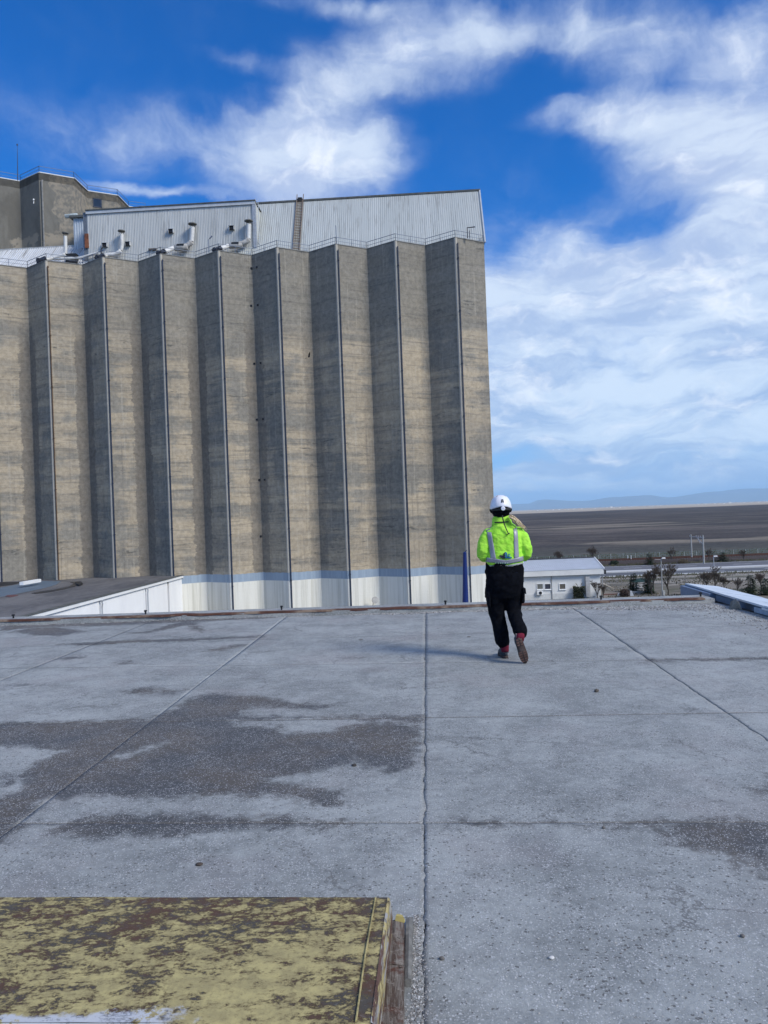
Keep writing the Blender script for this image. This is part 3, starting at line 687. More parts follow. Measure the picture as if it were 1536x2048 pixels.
b = MB(); rail_run(b, on(vR, -.1, .12, ZT), on(vR, -.1, 28, ZT), 12); b.build('railing', RAILM, silo)
b = MB()                                         # spy holes in the valley between the 4th and 5th fold
for (px, py) in [(499, 531), (511, 531), (499, 607), (513, 607), (505, 724), (519, 724), (510, 837), (524, 837), (515, 959), (527, 959), (518, 1073)]:
    q = D(px, py, 91.9); i_ = 0
    tt = (Vector((q.x, q.y, 0)) - Vector((PA.x, PA.y, 0))).dot(du)
    fr_ = (tt / BAY) % 1; back = 2.25 * (1 - abs(fr_ - .5) * 2)
    q2 = on(PA, tt, back, q.z); q2.z = q.z
    b = MB(); b.box((q2.x - .11, q2.y - .12, q2.z - .11), (q2.x + .11, q2.y + .12, q2.z + .11)); b.build('vent_hole', DARK, silo)
b = MB()                                         # wall lamp on the painted foot
q = D(750, 1200, 90.6); b.tube([q + Vector((-.35, .6, -.9)), q + Vector((-.2, 0, -.3)), q], .05, 6); b.tube([q, q + Vector((.05, -.12, 0))], [.42, .42], 14)
tag(b.build('wall_lamp', simple('lamp_grey', (0.45, 0.44, 0.41))), 'small round lamp on a bent arm low on the cream silo foot', 'lamp')

# blue tapered mast in front of the last fold
b = MB(); q0 = D(931, 1203, 87.5); q1 = D(929.5, 1106, 87.5)
foot = q0 + (q0 - q1) * 0.9; 
b.tube([foot, q0, q1], [.42, .36, .20], 12); b.tube([q1, q1 + Vector((0, 0, .12))], [.24, .1], 12)
b.beam(q1 + Vector((0, 0, .1)), q1 + Vector((.25, -.1, .32)), .08, .08)
blue_post = b.build('blue_post', simple('royal_blue_paint', (0.012, 0.030, 0.15), 0.4, 0.1, 1), loc=foot)
tag(blue_post, 'tall dark blue tapered mast standing in front of the rightmost silo fold', 'mast')

# ================================================================== corrugated sheds on top of the silo
def corrugated(mb, a, c, up, h_of, pitch=0.27, depth=0.06, out=None):
    """ribbed sheet between base points a..c; up = direction along the ribs; h_of(t) = rib length"""
    L = (c - a).length; n = max(3, int(L / pitch)); d = (c - a).normalized()
    prof = [(0, 0), (.38, 0), (.5, 1), (.88, 1), (1, 0)]
    for i in range(n):
        pr = None
        for (f, o_) in prof:
            t = (i + f) / n
            base = a + (c - a) * t + out * (o_ * depth)
            tp = base + up * h_of(t)
            if pr: mb.face([pr[0], base, tp, pr[1]])
            pr = (base, tp)
def mat_ribbed(name, c1, c2, rustiness=0.3, dirt=0.3, seamk=0.93):
    mt, nt = material(name); p = wpos(nt)
    s = nt.vm('DOT_PRODUCT', nt.vm('SUBTRACT', p, (PA.x, PA.y, 0)), (du.x, du.y, 0)); z = nt.sep(p)[2]
    pan = nt.m('FLOOR', nt.m('DIVIDE', s, 1.08)); pr = nt.n('ShaderNodeTexWhiteNoise', {'noise_dimensions': '1D'}, W=pan).outputs[0]
    cc = nt.mix(nt.m('ADD', nt.m('MULTIPLY', pr, 0.6), nt.m('MULTIPLY', nt.noise(p, 0.7, 4, 0.6), 0.4)), c1, c2)
    drip = nt.noise(nt.vm('MULTIPLY', nt.comb(s, z, 0), (3.5, 0.25, 1)), 1.0, 5, 0.7)
    cc = nt.mix(nt.m('MULTIPLY', nt.mr(drip, 0.5, 0.66), dirt), cc, (0.19, 0.18, 0.165))
    cc = nt.mix(nt.m('MULTIPLY', nt.mr(nt.noise(nt.vm('MULTIPLY', p, (1, 1, .5)), 1.1, 6, 0.75, 0.5), 0.63, 0.68), rustiness), cc, (0.22, 0.10, 0.045))
    finish(nt, cc, 0.5, None, 0.01, 1, 0.15, 0.35); return mt
MRIB = mat_ribbed('white_ribbed_sheet', (0.50, 0.51, 0.49), (0.59, 0.60, 0.58), 0.10, 0.40)
MRIBG = mat_ribbed('grey_ribbed_sheet', (0.42, 0.445, 0.43), (0.51, 0.53, 0.51), 0.15, 0.50)
MRIBD = mat_ribbed('dirty_ribbed_roof', (0.50, 0.52, 0.54), (0.66, 0.68, 0.70), 0.6, 0.75)
MFLASH = simple('dark_roof_flashing', (0.10, 0.105, 0.10), 0.6, 0.4, 2)
MTRIM = simple('light_trim_metal', (0.55, 0.57, 0.58), 0.45, 0.12, 2, 0.2)
def s_of(px, py, back):                           # distance along the silo front of the point seen at px,py, `back` metres behind the folds' peaks
    d = ray(px, py); o = Vector((PA.x, PA.y, 0)) + nb * back
    t = (o - CAM).dot(nb) / d.dot(nb); q = CAM + d * t
    return (q - o).dot(du), q.z
# upright left shed
SB = 3.15
sL, zl = s_of(173.5, 421, SB); sR, zr = s_of(508.5, 401, SB); ZS1 = (zl + zr) / 2
shed1 = root('rooftop_shed', on(PA, (sL + sR) / 2, SB, ZT), 'upright white corrugated shed on the silo roof with five dark vent hoods', 'rooftop shed')
b = MB(); corrugated(b, on(PA, sL, SB, ZT + .02), on(PA, sR, SB, ZT + .02), Vector((0, 0, 1)), lambda t: ZS1 - ZT - .25, .205, .026, -nb)
b.build('front_sheet', MRIB, shed1)
b = MB()
for s_ in (sR,):
    corrugated(b, on(PA, s_, SB, ZT + .02), on(PA, s_, 9, ZT + .02), Vector((0, 0, 1)), lambda t: ZS1 - ZT - .25, .25, .05, du)
b.build('side_sheet', MRIBG, shed1); b = MB()
corrugated(b, on(PA, sL, 9, ZT + .02), on(PA, sL, SB, ZT + .02), Vector((0, 0, 1)), lambda t: ZS1 - ZT - .25, .25, .05, -du)
b.build('side_sheet', MRIBG, shed1)
b = MB(); b.hexa([on(PA, sL - .15, SB - .25, ZS1 - .1), on(PA, sR + .15, SB - .25, ZS1 - .1), on(PA, sR + .15, 9, ZS1 - .1), on(PA, sL - .15, 9, ZS1 - .1),
        on(PA, sL - .15, SB - .25, ZS1 + .03), on(PA, sR + .15, SB - .25, ZS1 + .03), on(PA, sR + .15, 9, ZS1 + .03), on(PA, sL - .15, 9, ZS1 + .03)])
b.build('roof_edge', MFLASH, shed1)
b = MB(); b.hexa([on(PA, sL - .1, SB - .16, ZS1 - .5), on(PA, sR + .1, SB - .16, ZS1 - .5), on(PA, sR + .1, SB - .06, ZS1 - .5), on(PA, sL - .1, SB - .06, ZS1 - .5),
        on(PA, sL - .1, SB - .16, ZS1 - .12), on(PA, sR + .1, SB - .16, ZS1 - .12), on(PA, sR + .1, SB - .06, ZS1 - .12), on(PA, sL - .1, SB - .06, ZS1 - .12)])
b.build('top_trim', MTRIM, shed1)
b = MB(); b.hexa([on(PA, sR - .28, SB - .13, ZT + .1), on(PA, sR + .09, SB - .13, ZT + .1), on(PA, sR + .09, SB + .3, ZT + .1), on(PA, sR - .28, SB - .06, ZT + .1),
        on(PA, sR - .28, SB - .13, ZS1 - .5), on(PA, sR + .09, SB - .13, ZS1 - .5), on(PA, sR + .09, SB + .3, ZS1 - .5), on(PA, sR - .28, SB - .06, ZS1 - .5)])
b.build('corner_trim', simple('bluish_corner_trim', (0.34, 0.38, 0.44), 0.5), shed1)
b = MB()                                         # caged ladder down the end of the shed
for a_ in (.14, .44): b.beam(on(PA, sR + a_, SB + .1 + a_ * .3, ZT + .4), on(PA, sR + a_, SB + .1 + a_ * .3, ZS1 + .3), .045, .045)
lad = b.build('end_ladder', MTRIM, shed1)
for k in range(24):
    zz = ZT + .6 + k * .29
    b = MB(); b.beam(on(PA, sR + .14, SB + .14, zz), on(PA, sR + .44, SB + .23, zz), .035, .035); b.build('rung', MTRIM, lad)
b = MB()
b.hexa([on(PA, sL - .55, SB + .05, ZT - .0), on(PA, sL - .02, SB + .05, ZT), on(PA, sL - .02, SB + .5, ZT), on(PA, sL - .55, SB + .5, ZT),
        on(PA, sL - .55, SB + .05, ZS1 - .2), on(PA, sL - .02, SB + .05, ZS1 - .2), on(PA, sL - .02, SB + .5, ZS1 - .2), on(PA, sL - .55, SB + .5, ZS1 - .2)])
b.build('corner_panel', simple('shade_blue_panel', (0.14, 0.165, 0.20), 0.6), shed1)  # bluish shade of this strip put into the panel colour
b = MB(); a0, z0 = s_of(170, 496, SB - .1); a1, z1 = s_of(176.5, 467, SB - .1)
b.hexa([on(PA, a0, SB - .12, z0), on(PA, a1, SB - .12, z0), on(PA, a1, SB - .02, z0), on(PA, a0, SB - .02, z0), on(PA, a0, SB - .12, z1), on(PA, a1, SB - .12, z1), on(PA, a1, SB - .02, z1), on(PA, a0, SB - .02, z1)])
b.build('rusted_panel', simple('orange_rust', (0.20, 0.075, 0.04), 0.8, 0.7, 1.6), shed1)
for (px, py) in [(209, 489), (255, 486.5), (341.5, 461), (463, 454.5)]:
    a_, z_ = s_of(px, py, SB - .3)
    b = MB(); c0 = on(PA, a_, SB - .32, z_)
    for (sx, w_, zz0, zz1) in ((-1, .05, -.30, .30), (1, .05, -.30, .30)):
        b.hexa([on(PA, a_ + sx * .3 - .02, SB - .42, z_ + zz0 + .0), on(PA, a_ + sx * .3 + .02, SB - .42, z_ + zz0), on(PA, a_ + sx * .3 + .02, SB, z_ + zz0 + .05), on(PA, a_ + sx * .3 - .02, SB, z_ + zz0 + .05),
                on(PA, a_ + sx * .3 - .02, SB - .42, z_ + zz1 - .12), on(PA, a_ + sx * .3 + .02, SB - .42, z_ + zz1 - .12), on(PA, a_ + sx * .3 + .02, SB, z_ + zz1), on(PA, a_ + sx * .3 - .02, SB, z_ + zz1)])
    b.hexa([on(PA, a_ - .34, SB - .46, z_ + .17), on(PA, a_ + .34, SB - .46, z_ + .17), on(PA, a_ + .34, SB, z_ + .29), on(PA, a_ - .34, SB, z_ + .29),
            on(PA, a_ - .34, SB - .46, z_ + .20), on(PA, a_ + .34, SB - .46, z_ + .20), on(PA, a_ + .34, SB, z_ + .33), on(PA, a_ - .34, SB, z_ + .33)])
    hd = b.build('vent_hood', MTRIM, shed1)
    b = MB(); b.hexa([on(PA, a_ - .27, SB - .34, z_ - .27), on(PA, a_ + .27, SB - .34, z_ - .27), on(PA, a_ + .27, SB - .2, z_ - .27), on(PA, a_ - .27, SB - .2, z_ - .27),
            on(PA, a_ - .27, SB - .34, z_ + .18), on(PA, a_ + .27, SB - .34, z_ + .18), on(PA, a_ + .27, SB - .2, z_ + .2), on(PA, a_ - .27, SB - .2, z_ + .2)])
    b.build('opening', DARK, hd)
a_, z_ = s_of(305, 498, SB - .2); b = MB()
b.hexa([on(PA, a_ - .5, SB - .25, z_ - .12), on(PA, a_ + .5, SB - .25, z_ - .12), on(PA, a_ + .5, SB - .05, z_ - .12), on(PA, a_ - .5, SB - .05, z_ - .12),
        on(PA, a_ - .5, SB - .25, z_ + .08), on(PA, a_ + .5, SB - .25, z_ + .08), on(PA, a_ + .5, SB - .05, z_ + .08), on(PA, a_ - .5, SB - .05, z_ + .08)])
b.build('slot_vent', simple('brown_slot', (0.10, 0.085, 0.07)), shed1)
# leaning right shed: its front leans back 30 degrees
K = 0.57; HR = 8.6; upv = (nb * K + Vector((0, 0, 1)))
s0 = s_of(513, 505, 2.4)[0]; s1, _ = s_of(969.5, 484, 2.4)
shed2 = root('rooftop_shed', on(PA, (s0 + s1) / 2, 2.4, ZT), 'long grey corrugated shed on the silo roof with leaning front and tall ladder', 'rooftop shed')
b = MB(); corrugated(b, on(PA, s0 - 2.5, 2.4, ZT + .02), on(PA, s1, 2.4, ZT + .02), upv, lambda t: HR, .262, .024, (-nb + Vector((0, 0, K))).normalized())
b.build('front_sheet', MRIBG, shed2)
tp = lambda s_, k_: on(PA, s_, 2.4 + K * k_, ZT + k_)
for s_, nm in ((s1, 1), (s0 - 2.5, -1)):
    b = MB(); b.face([on(PA, s_, 2.45, ZT), on(PA, s_, 22, ZT), on(PA, s_, 22, ZT + HR - .2), on(PA, s_, 2.45 + K * HR, ZT + HR - .05)]); b.build('end_sheet', MRIBG, shed2)
b = MB()
ya = 2.4 + K * HR
b.hexa([on(PA, s0 - 2.6, ya - .2, ZT + HR - .12), on(PA, s1 + .12, ya - .2, ZT + HR - .12), on(PA, s1 + .12, 22.2, ZT + HR - .3), on(PA, s0 - 2.6, 22.2, ZT + HR - .3),
        on(PA, s0 - 2.6, ya - .2, ZT + HR + .1), on(PA, s1 + .12, ya - .2, ZT + HR + .1), on(PA, s1 + .12, 22.2, ZT + HR), on(PA, s0 - 2.6, 22.2, ZT + HR)])
b.build('roof_edge', MFLASH, shed2)
b = MB(); b.beam(tp(s1 + .05, .1) - nb * .1, tp(s1 + .05, HR) - nb * .1, .16, .14); b.build('end_trim', MTRIM, shed2)
sl, _ = s_of(592, 495, 2.4)
MLAD = simple('weathered_ladder', (0.20, 0.155, 0.12), 0.8, 0.4, 3)
b = MB()
for a_ in (-.42, .42): b.beam(tp(sl + a_, .05) - nb * .22, tp(sl + a_, HR + 1.0) - nb * .22, .09, .10)
lad = b.build('ladder', MLAD, shed2)
for k in range(34):
    hh = .2 + k * .26
    b = MB(); b.beam(tp(sl - .38, hh) - nb * .22, tp(sl + .38, hh) - nb * .22, .06, .10); b.build('rung', MLAD, lad)
b = MB()                                        # black cap where the ladder meets the ridge
q = tp(sl, HR + .15) - nb * .2; b.box((q.x - .28, q.y - .2, q.z - .25), (q.x + .28, q.y + .2, q.z + .2)); b.build('ladder_stay', DARK, shed2)
# small fittings on the railing
b = MB(); q = on(peak(7), .0, .2, ZT); a_, z_ = s_of(935, 475, .4); z0_ = ZT
b.tube([on(PA, a_, .4, ZT), on(PA, a_, .4, ZT + 1.25), on(PA, a_ + .95, .4, ZT + 1.3)], .07, 6); b.tube([on(PA, a_ + .25, .4, ZT), on(PA, a_ + .25, .4, ZT + .9)], .05, 6)
tag(b.build('davit_arm', DARK_METAL, loc=on(PA, a_, .4, ZT)), 'small dark hooked davit arm at the right end of the silo railing', 'davit')
for (px, h_, lab) in ((673, 2.4, 'thin upright rod on the railing above the fourth downpipe from the right'), (417, 2.0, 'bent lamp rod on the silo railing between the two right-hand ducts')):
    a_, _ = s_of(px, 490, .3); b = MB()
    pts = [on(PA, a_, .3, ZT), on(PA, a_, .3, ZT + h_ - .5), on(PA, a_ + (.45 if px == 417 else 0), .3, ZT + h_)]
    b.tube(pts, .045, 6)
    if px == 417: b.tube([pts[-1] - du * .25 - Vector((0, 0, .3)), pts[-1] + du * .05], .08, 6)
    tag(b.build('rod', RAILM, loc=pts[0]), lab, 'rod')

# shallow dirty white roof at the far left, behind the railing
s0, _ = s_of(-260, 520, 2.6); s1, _ = s_of(171, 505, 2.6)
K2 = 1.0; H2 = 3.95
shed3 = root('lean_to_roof', on(PA, s1 - 8, 2.6, ZT), 'low streaky white corrugated lean-to roof at the left end of the silo top', 'lean-to roof')
up3 = (nb * K2 + Vector((0, 0, 1)))
b = MB(); corrugated(b, on(PA, s0, 2.6, ZT + .15), on(PA, s1, 2.6, ZT + .15), up3, lambda t: H2, .30, .06, (-nb + Vector((0, 0, 1))).normalized())
b.build('roof_sheet', MRIBD, shed3)
b = MB(); b.hexa([on(PA, s0, 2.5 + H2, ZT + H2 + .05), on(PA, s1, 2.5 + H2, ZT + H2 + .05), on(PA, s1, 16, ZT + H2 + .05), on(PA, s0, 16, ZT + H2 + .05),
                  on(PA, s0, 2.5 + H2, ZT + H2 + .28), on(PA, s1, 2.5 + H2, ZT + H2 + .28), on(PA, s1, 16, ZT + H2 + .28), on(PA, s0, 16, ZT + H2 + .28)])
b.build('ridge_cap', simple('pale_ridge_cap', (0.40, 0.41, 0.41), 0.7, 0.3, 2), shed3)
b = MB(); b.face([on(PA, s1, 2.6, ZT), on(PA, s1, 12, ZT), on(PA, s1, 2.6 + H2, ZT + H2)]); b.build('end_sheet', MRIBG, shed3)
# little metal link block between the tower and the upright shed
link = root('metal_link_block', on(PA, s_of(158, 480, 6)[0], 6, ZT), 'small blue-white corrugated link block between the grey tower and the shed', 'link block')
a0, za = s_of(146.5, 437, 6.0); a1, zb = s_of(170, 434, 6.0)
b = MB(); corrugated(b, on(PA, a0, 6.0, ZT), on(PA, a1, 6.0, ZT), Vector((0, 0, 1)), lambda t: za - ZT, .3, .05, -nb); b.build('front_sheet', simple('bluish_white_sheet', (0.50, 0.56, 0.62), 0.5, 0.1, 1), link)
b = MB(); b.hexa([on(PA, a0 - .4, 5.6, za), on(PA, a1 + .5, 5.6, za), on(PA, a1 + .5, 12, za), on(PA, a0 - .4, 12, za), on(PA, a0 - .4, 5.6, za + .25), on(PA, a1 + .5, 5.6, za + .3), on(PA, a1 + .5, 12, za + .3), on(PA, a0 - .4, 12, za + .25)])
b.build('flat_roof', MFLASH, link)
b = MB(); q = on(PA, a0 - .1, 5.9, za + .3)
b.tube([q - du * .9, q + du * .7], [.28, .34], 8); b.build('rolled_sheet', simple('pale_rolled_sheet', (0.42, 0.47, 0.46), 0.7, 0.3, 2), link)

# exhaust ducts along the silo edge
MDUCT = simple('chalky_white_duct', (0.62, 0.62, 0.60), 0.6, 0.18, 2.5)
MLAG = simple('dirty_lagging', (0.42, 0.41, 0.39), 0.85, 0.4, 2.5)
DUCTS = [((130.5, 467), (131, 487), (131, 508), (119, 514), (106, 516), (86, 519), .22, .20, 'leftmost white roof duct with mesh collar, in front of the lean-to roof'),
         ((243, 463), (244, 490), (242, 501), (232, 509), (214, 510), (203, 513), .24, .22, 'white duct with thin stack, second from the left along the silo railing'),
         ((385, 449), (384, 471), (383, 483), (373, 493), (349, 495), (325, 504), .28, .40, 'white duct with thick grey lagged drum, left of the rightmost duct'),
         ((497.5, 443), (497, 468), (497, 478), (488, 487), (458, 491), (437, 498), .28, .36, 'rightmost white duct with stained elbow beside the shed end')]
for (cap, st1, el0, el1, dr, fan, r_, rd, lab) in DUCTS:
    Y = 92.2 - (cap[0] - 91) * .0033 + 2.45
    P_ = lambda q: D(q[0], q[1], Y if q is not fan else Y - 1.2)
    t = root('exhaust_duct', on(D(fan[0], fan[1], Y), 0, 0, ZT), lab, 'exhaust duct', 'exhaust ducts along the silo edge')
    b = MB(); top = P_(cap); b.tube([top - Vector((0, 0, .35)), P_(st1), P_(el0)], [r_, r_, r_], 12, False); b.build('stack', MDUCT, t, smooth=True)
    b = MB(); b.tube([top, top + Vector((0, 0, .10)), top + Vector((0, 0, .2))], [r_ * 1.9, r_ * 1.9, r_ * .7], 14); 
    for k in range(4):
        a_ = k * math.pi / 2 + .4; b.beam(top + Vector((math.cos(a_) * r_ * .95, math.sin(a_) * r_ * .95, -.38)), top + Vector((math.cos(a_) * r_ * .95, math.sin(a_) * r_ * .95, .02)), .04, .04)
    b.build('rain_cap', simple('duct_cap_grey', (0.16, 0.16, 0.15), 0.7) if 'duct_cap_grey' not in bpy.data.materials else bpy.data.materials['duct_cap_grey'], t)
    b = MB(); e0_, e1_, e2_ = P_(el0), P_(el1), P_(dr); pts = []
    for k in range(9):
        u_ = k / 8; pts.append(e0_ * (1 - u_) ** 2 + (e1_ + (e1_ - (e0_ + e2_) / 2) * .55) * 2 * u_ * (1 - u_) + e2_ * u_ ** 2)
    b.tube(pts, [r_ * 1.12] * 9, 12); b.build('elbow', MLAG if rd > .3 else MDUCT, t, smooth=True)
    if rd > .3:
        b = MB(); a_ = P_((dr[0], dr[1] + 1)); c_ = P_((dr[0] + 27, dr[1] - 1)); b.tube([a_, a_.lerp(c_, .03), a_.lerp(c_, .97), c_], [rd * .8, rd, rd, rd * .8], 14); dd = b.build('lagged_drum', MLAG, t, smooth=True)
        b = MB(); mm_ = a_.lerp(c_, .5) - nb * rd + Vector((0, 0, rd * .55)); b.beam(mm_ - du * .45, mm_ + du * .45, .08, .2); b.build('opening', DARK, dd)
    b = MB(); q = P_(fan); b.tube([e2_, q + du * .3], [r_ * .9, r_ * 1.1], 10)
    for k in (0.3, .75):
        w_ = e2_.lerp(q, k); b.beam(w_, Vector((w_.x, w_.y, ZT)), .07, .07)
    b.build('inlet_pipe', MDUCT, t)
    b = MB(); b.beam(q - du * .75 - Vector((0, 0, .3)), q + du * .4 + Vector((0, 0, .15)), .5, .42); b.tube([q - du * .4 + Vector((0, 0, -.1)), q - du * .4 - nb * .5 + Vector((0, 0, -.2))], [.3, .26], 10)
    b.build('fan_motor', DARK_METAL, t)
b = MB(); pts = [D(px, py, 94.5) for px, py in ((86, 516), (110, 517.5), (140, 517), (160, 516), (180, 510), (197, 506))]
b.tube(pts, .17, 8); tag(b.build('roof_pipe', MDUCT, loc=pts[2]), 'long thin white pipe running along the silo edge between the two left ducts', 'pipe')
b = MB(); q = D(145, 512, 94.9); b.box((q.x - .75, q.y - .4, ZT), (q.x + .6, q.y + .4, q.z + .2)); tag(b.build('roof_fan_box', DARK, loc=(q.x, q.y, ZT)), 'black box beside the leftmost duct on the silo edge', 'fan box')
b = MB(); q = D(203, 512, 93.6); b.tube([q, D(202, 499, 94.0), D(207, 493, 94.2)], .08, 8); tag(b.build('bent_pipe', DARK, loc=q), 'thin black bent pipe below the leftmost vent hood', 'pipe')

# ================================================================== TOWER behind, upper left
ZW = 49.0
TOP = [(-330, 380), (-130, 330), (-70, 344), (39.6, 362.6), (77.3, 345), (146.8, 356.5), (174, 382), (233.8, 390.7), (256.6, 413.6), (290, 418)]
tw = [G(px, py, ZW) for px, py in TOP]
MTW, ntw = material('tower_render')
p = wpos(ntw); z = ntw.sep(p)[2]; x = ntw.sep(p)[0]
n1 = ntw.noise(ntw.vm('MULTIPLY', p, (1, 1, .35)), .35, 5, .6, .4); n2 = ntw.noise(p, 1.7, 5, .65)
cc = ntw.mix(ntw.mr(n1, .4, .6), (0.150, 0.143, 0.125), (0.205, 0.197, 0.172))
e_ = ntw.m('MULTIPLY', ntw.m('SUBTRACT', ntw.noise(p, .5, 4, .6), .5), 2.5)
oldm = ntw.mr(ntw.m('ADD', x, ntw.m('MULTIPLY', ntw.m('ADD', e_, ntw.m('MULTIPLY', ntw.m('SUBTRACT', ntw.noise(p, .25, 3, .6), .5), 5.0)), 1.0)), -42.9, -42.75)
bar = ntw.mix(ntw.mr(n2, .4, .62), (0.30, 0.265, 0.21), (0.20, 0.19, 0.165))
cc = ntw.mix(oldm, cc, bar)
cc = ntw.mix(ntw.m('MULTIPLY', ntw.mr(n2, .3, .7), .25), cc, (0.1, 0.1, 0.09))
low = ntw.m('MULTIPLY', ntw.mr(ntw.m('ADD', z, ntw.m('MULTIPLY', ntw.m('SUBTRACT', ntw.noise(p, .8, 4, .6), .5), 2.5)), 41.0, 40.7), ntw.mr(ntw.noise(p, .55, 4, .6), .42, .5))
low = ntw.m('MULTIPLY', low, ntw.mr(x, -49.5, -49.0))
cc = ntw.mix(low, cc, (0.29, 0.26, 0.21))
finish(ntw, cc, .92, n2, .03, .5, 0, .15)
tower = root('concrete_tower', (tw[4].x, tw[4].y, GZ), 'tall smooth grey concrete tower rising behind the sheds at upper left', 'tower')
back_ = [Vector((tw[-1].x - 3, tw[-1].y + 25, ZW)), Vector((tw[0].x, tw[0].y + 45, ZW))]
for i in range(len(tw) - 1):
    a, c = tw[i], tw[i + 1]
    b = MB(); b.face([(a.x, a.y, GZ), (c.x, c.y, GZ), (c.x, c.y, ZW), (a.x, a.y, ZW)]); b.build('wall', MTW, tower)
    b = MB(); a2, c2 = a + Vector((0, .15, 0)), c + Vector((0, .15, 0))
    b.beam(a2 + Vector((0, 0, .08)), c2 + Vector((0, 0, .05)), .3, .12); b.build('white_coping', MTRIM, tower)
    b = MB(); rail_run(b, a2, c2, 1); b.build('railing', RAILM, tower)
b = MB(); ring = [(v_.x, v_.y) for v_ in tw] + [(v_.x, v_.y) for v_ in back_]
b.prism(ring, ZW - 1.0, ZW - .02); b.build('roof_slab', MTW, tower)
b = MB(); a, c = tw[4], tw[5]; q = a.lerp(c, .10) - Vector((0, .12, 0)); b.tube([(q.x, q.y + .1, ZW - 1.0), (q.x, q.y - .05, ZW - 1.1), (q.x, q.y - .05, 20)], .13, 8); b.build('downpipe', simple('grey_drain_pipe', (0.22, 0.215, 0.20), .6), tower)
a, c = tw[6], tw[7]; n_ = Vector((-(c - a).y, (c - a).x, 0)).normalized()
if n_.y > 0: n_ = -n_
def on_face(px, py):
    d = ray(px, py); t = (a - CAM).dot(n_) / d.dot(n_); return CAM + d * t
w0, w1 = on_face(187, 413), on_face(202.5, 399); d_ = (c - a).normalized()
wl_ = (w1 - w0).dot(d_); wh = w1.z - w0.z
b = MB(); fr0 = w0 + n_ * .04
def slab_on(bm_, o_, ux, L_, uz, H_, nn_, T_):
    bm_.hexa([o_, o_ + ux * L_, o_ + ux * L_ - nn_ * T_, o_ - nn_ * T_, o_ + uz * H_, o_ + ux * L_ + uz * H_, o_ + ux * L_ + uz * H_ - nn_ * T_, o_ + uz * H_ - nn_ * T_])
UZ = Vector((0, 0, 1))
for (dx, dz, L_, H_) in ((-.08, -.08, wl_ + .16, .12), (-.08, wh - .04, wl_ + .16, .12), (-.08, -.08, .12, wh + .16), (wl_ - .04, -.08, .12, wh + .16)):
    slab_on(b, w0 + d_ * dx + UZ * dz + n_ * .05, d_, L_, UZ, H_, n_, .1)
win = b.build('window', DARK_METAL, tower)
b = MB(); slab_on(b, w0 + n_ * .02, d_, wl_, UZ, wh, n_, .06); b.build('pane', GLASS_DARK, win)
b = MB(); q = tw[3].lerp(tw[4], .72); q = Vector((q.x, q.y - .1, D(68, 401, q.y).z)); b.tube([q, q + Vector((.1, -.25, 0))], [.09, .11], 8); b.tube([q, q + Vector((0, -.1, -.5))], .06, 6); b.build('flood_lamp', WHITE_PAINT, tower)
q0 = G(35.5, 362, ZW); q1 = D(34.5, 291, q0.y)
b = MB(); b.tube([q0, q0.lerp(q1, .5), q1], [.06, .045, .02], 6); b.tube([q1, q1 + Vector((0, 0, .2))], [.09, .09], 6)
tag(b.build('lightning_rod', DARK_METAL, loc=q0), 'thin tall lightning rod on the left part of the grey tower', 'lightning rod')

# ================================================================== white warehouse, lower left
ZR = -4.87
cr = G(368.5, 1150, ZR); cl = G(-60, 1262.5, ZR)
wdir = (cl - cr).normalized()
cl = cr + wdir * 52
wh_ = root('warehouse', (cr.x - 12, (cr.y + cl.y) / 2, GZ), 'long white warehouse with a flat dark bitumen roof in front of the silo', 'warehouse')
MWALL, ntw = material('white_sheet_wall'); p = wpos(ntw)
cc = ntw.mix(ntw.mr(ntw.noise(ntw.vm('MULTIPLY', p, (1, 1, .3)), .8, 5, .6), .35, .65), (0.84, 0.85, 0.86), (0.89, 0.90, 0.90)); finish(ntw, cc, .45, None, .01, 1, 0, .3)
outv = Vector((-wdir.y, wdir.x, 0));
if outv.x < 0: outv = -outv
MBIT, nt2 = material('bitumen_roof'); p = wpos(nt2)
a1_ = nt2.noise(nt2.vm('MULTIPLY', p, (1, .35, 1)), .35, 6, .65, .4); a2_ = nt2.noise(p, 2.2, 5, .7)
cc = nt2.mix(nt2.mr(nt2.m('ADD', nt2.m('MULTIPLY', a1_, .65), nt2.m('MULTIPLY', a2_, .35)), .38, .62), (0.085, 0.085, 0.09), (0.17, 0.165, 0.165))
finish(nt2, cc, .75, a2_, .02, .6, 0, .3)
b = MB(); far = cr - wdir * 4
b.prism([(cl.x, cl.y), (far.x, far.y), (far.x - 55, far.y - 1), (cl.x - 55, cl.y)], ZR - .3, ZR); b.build('flat_roof', MBIT, wh_)
b = MB(); pl = [(0, .03), (0, .10)]
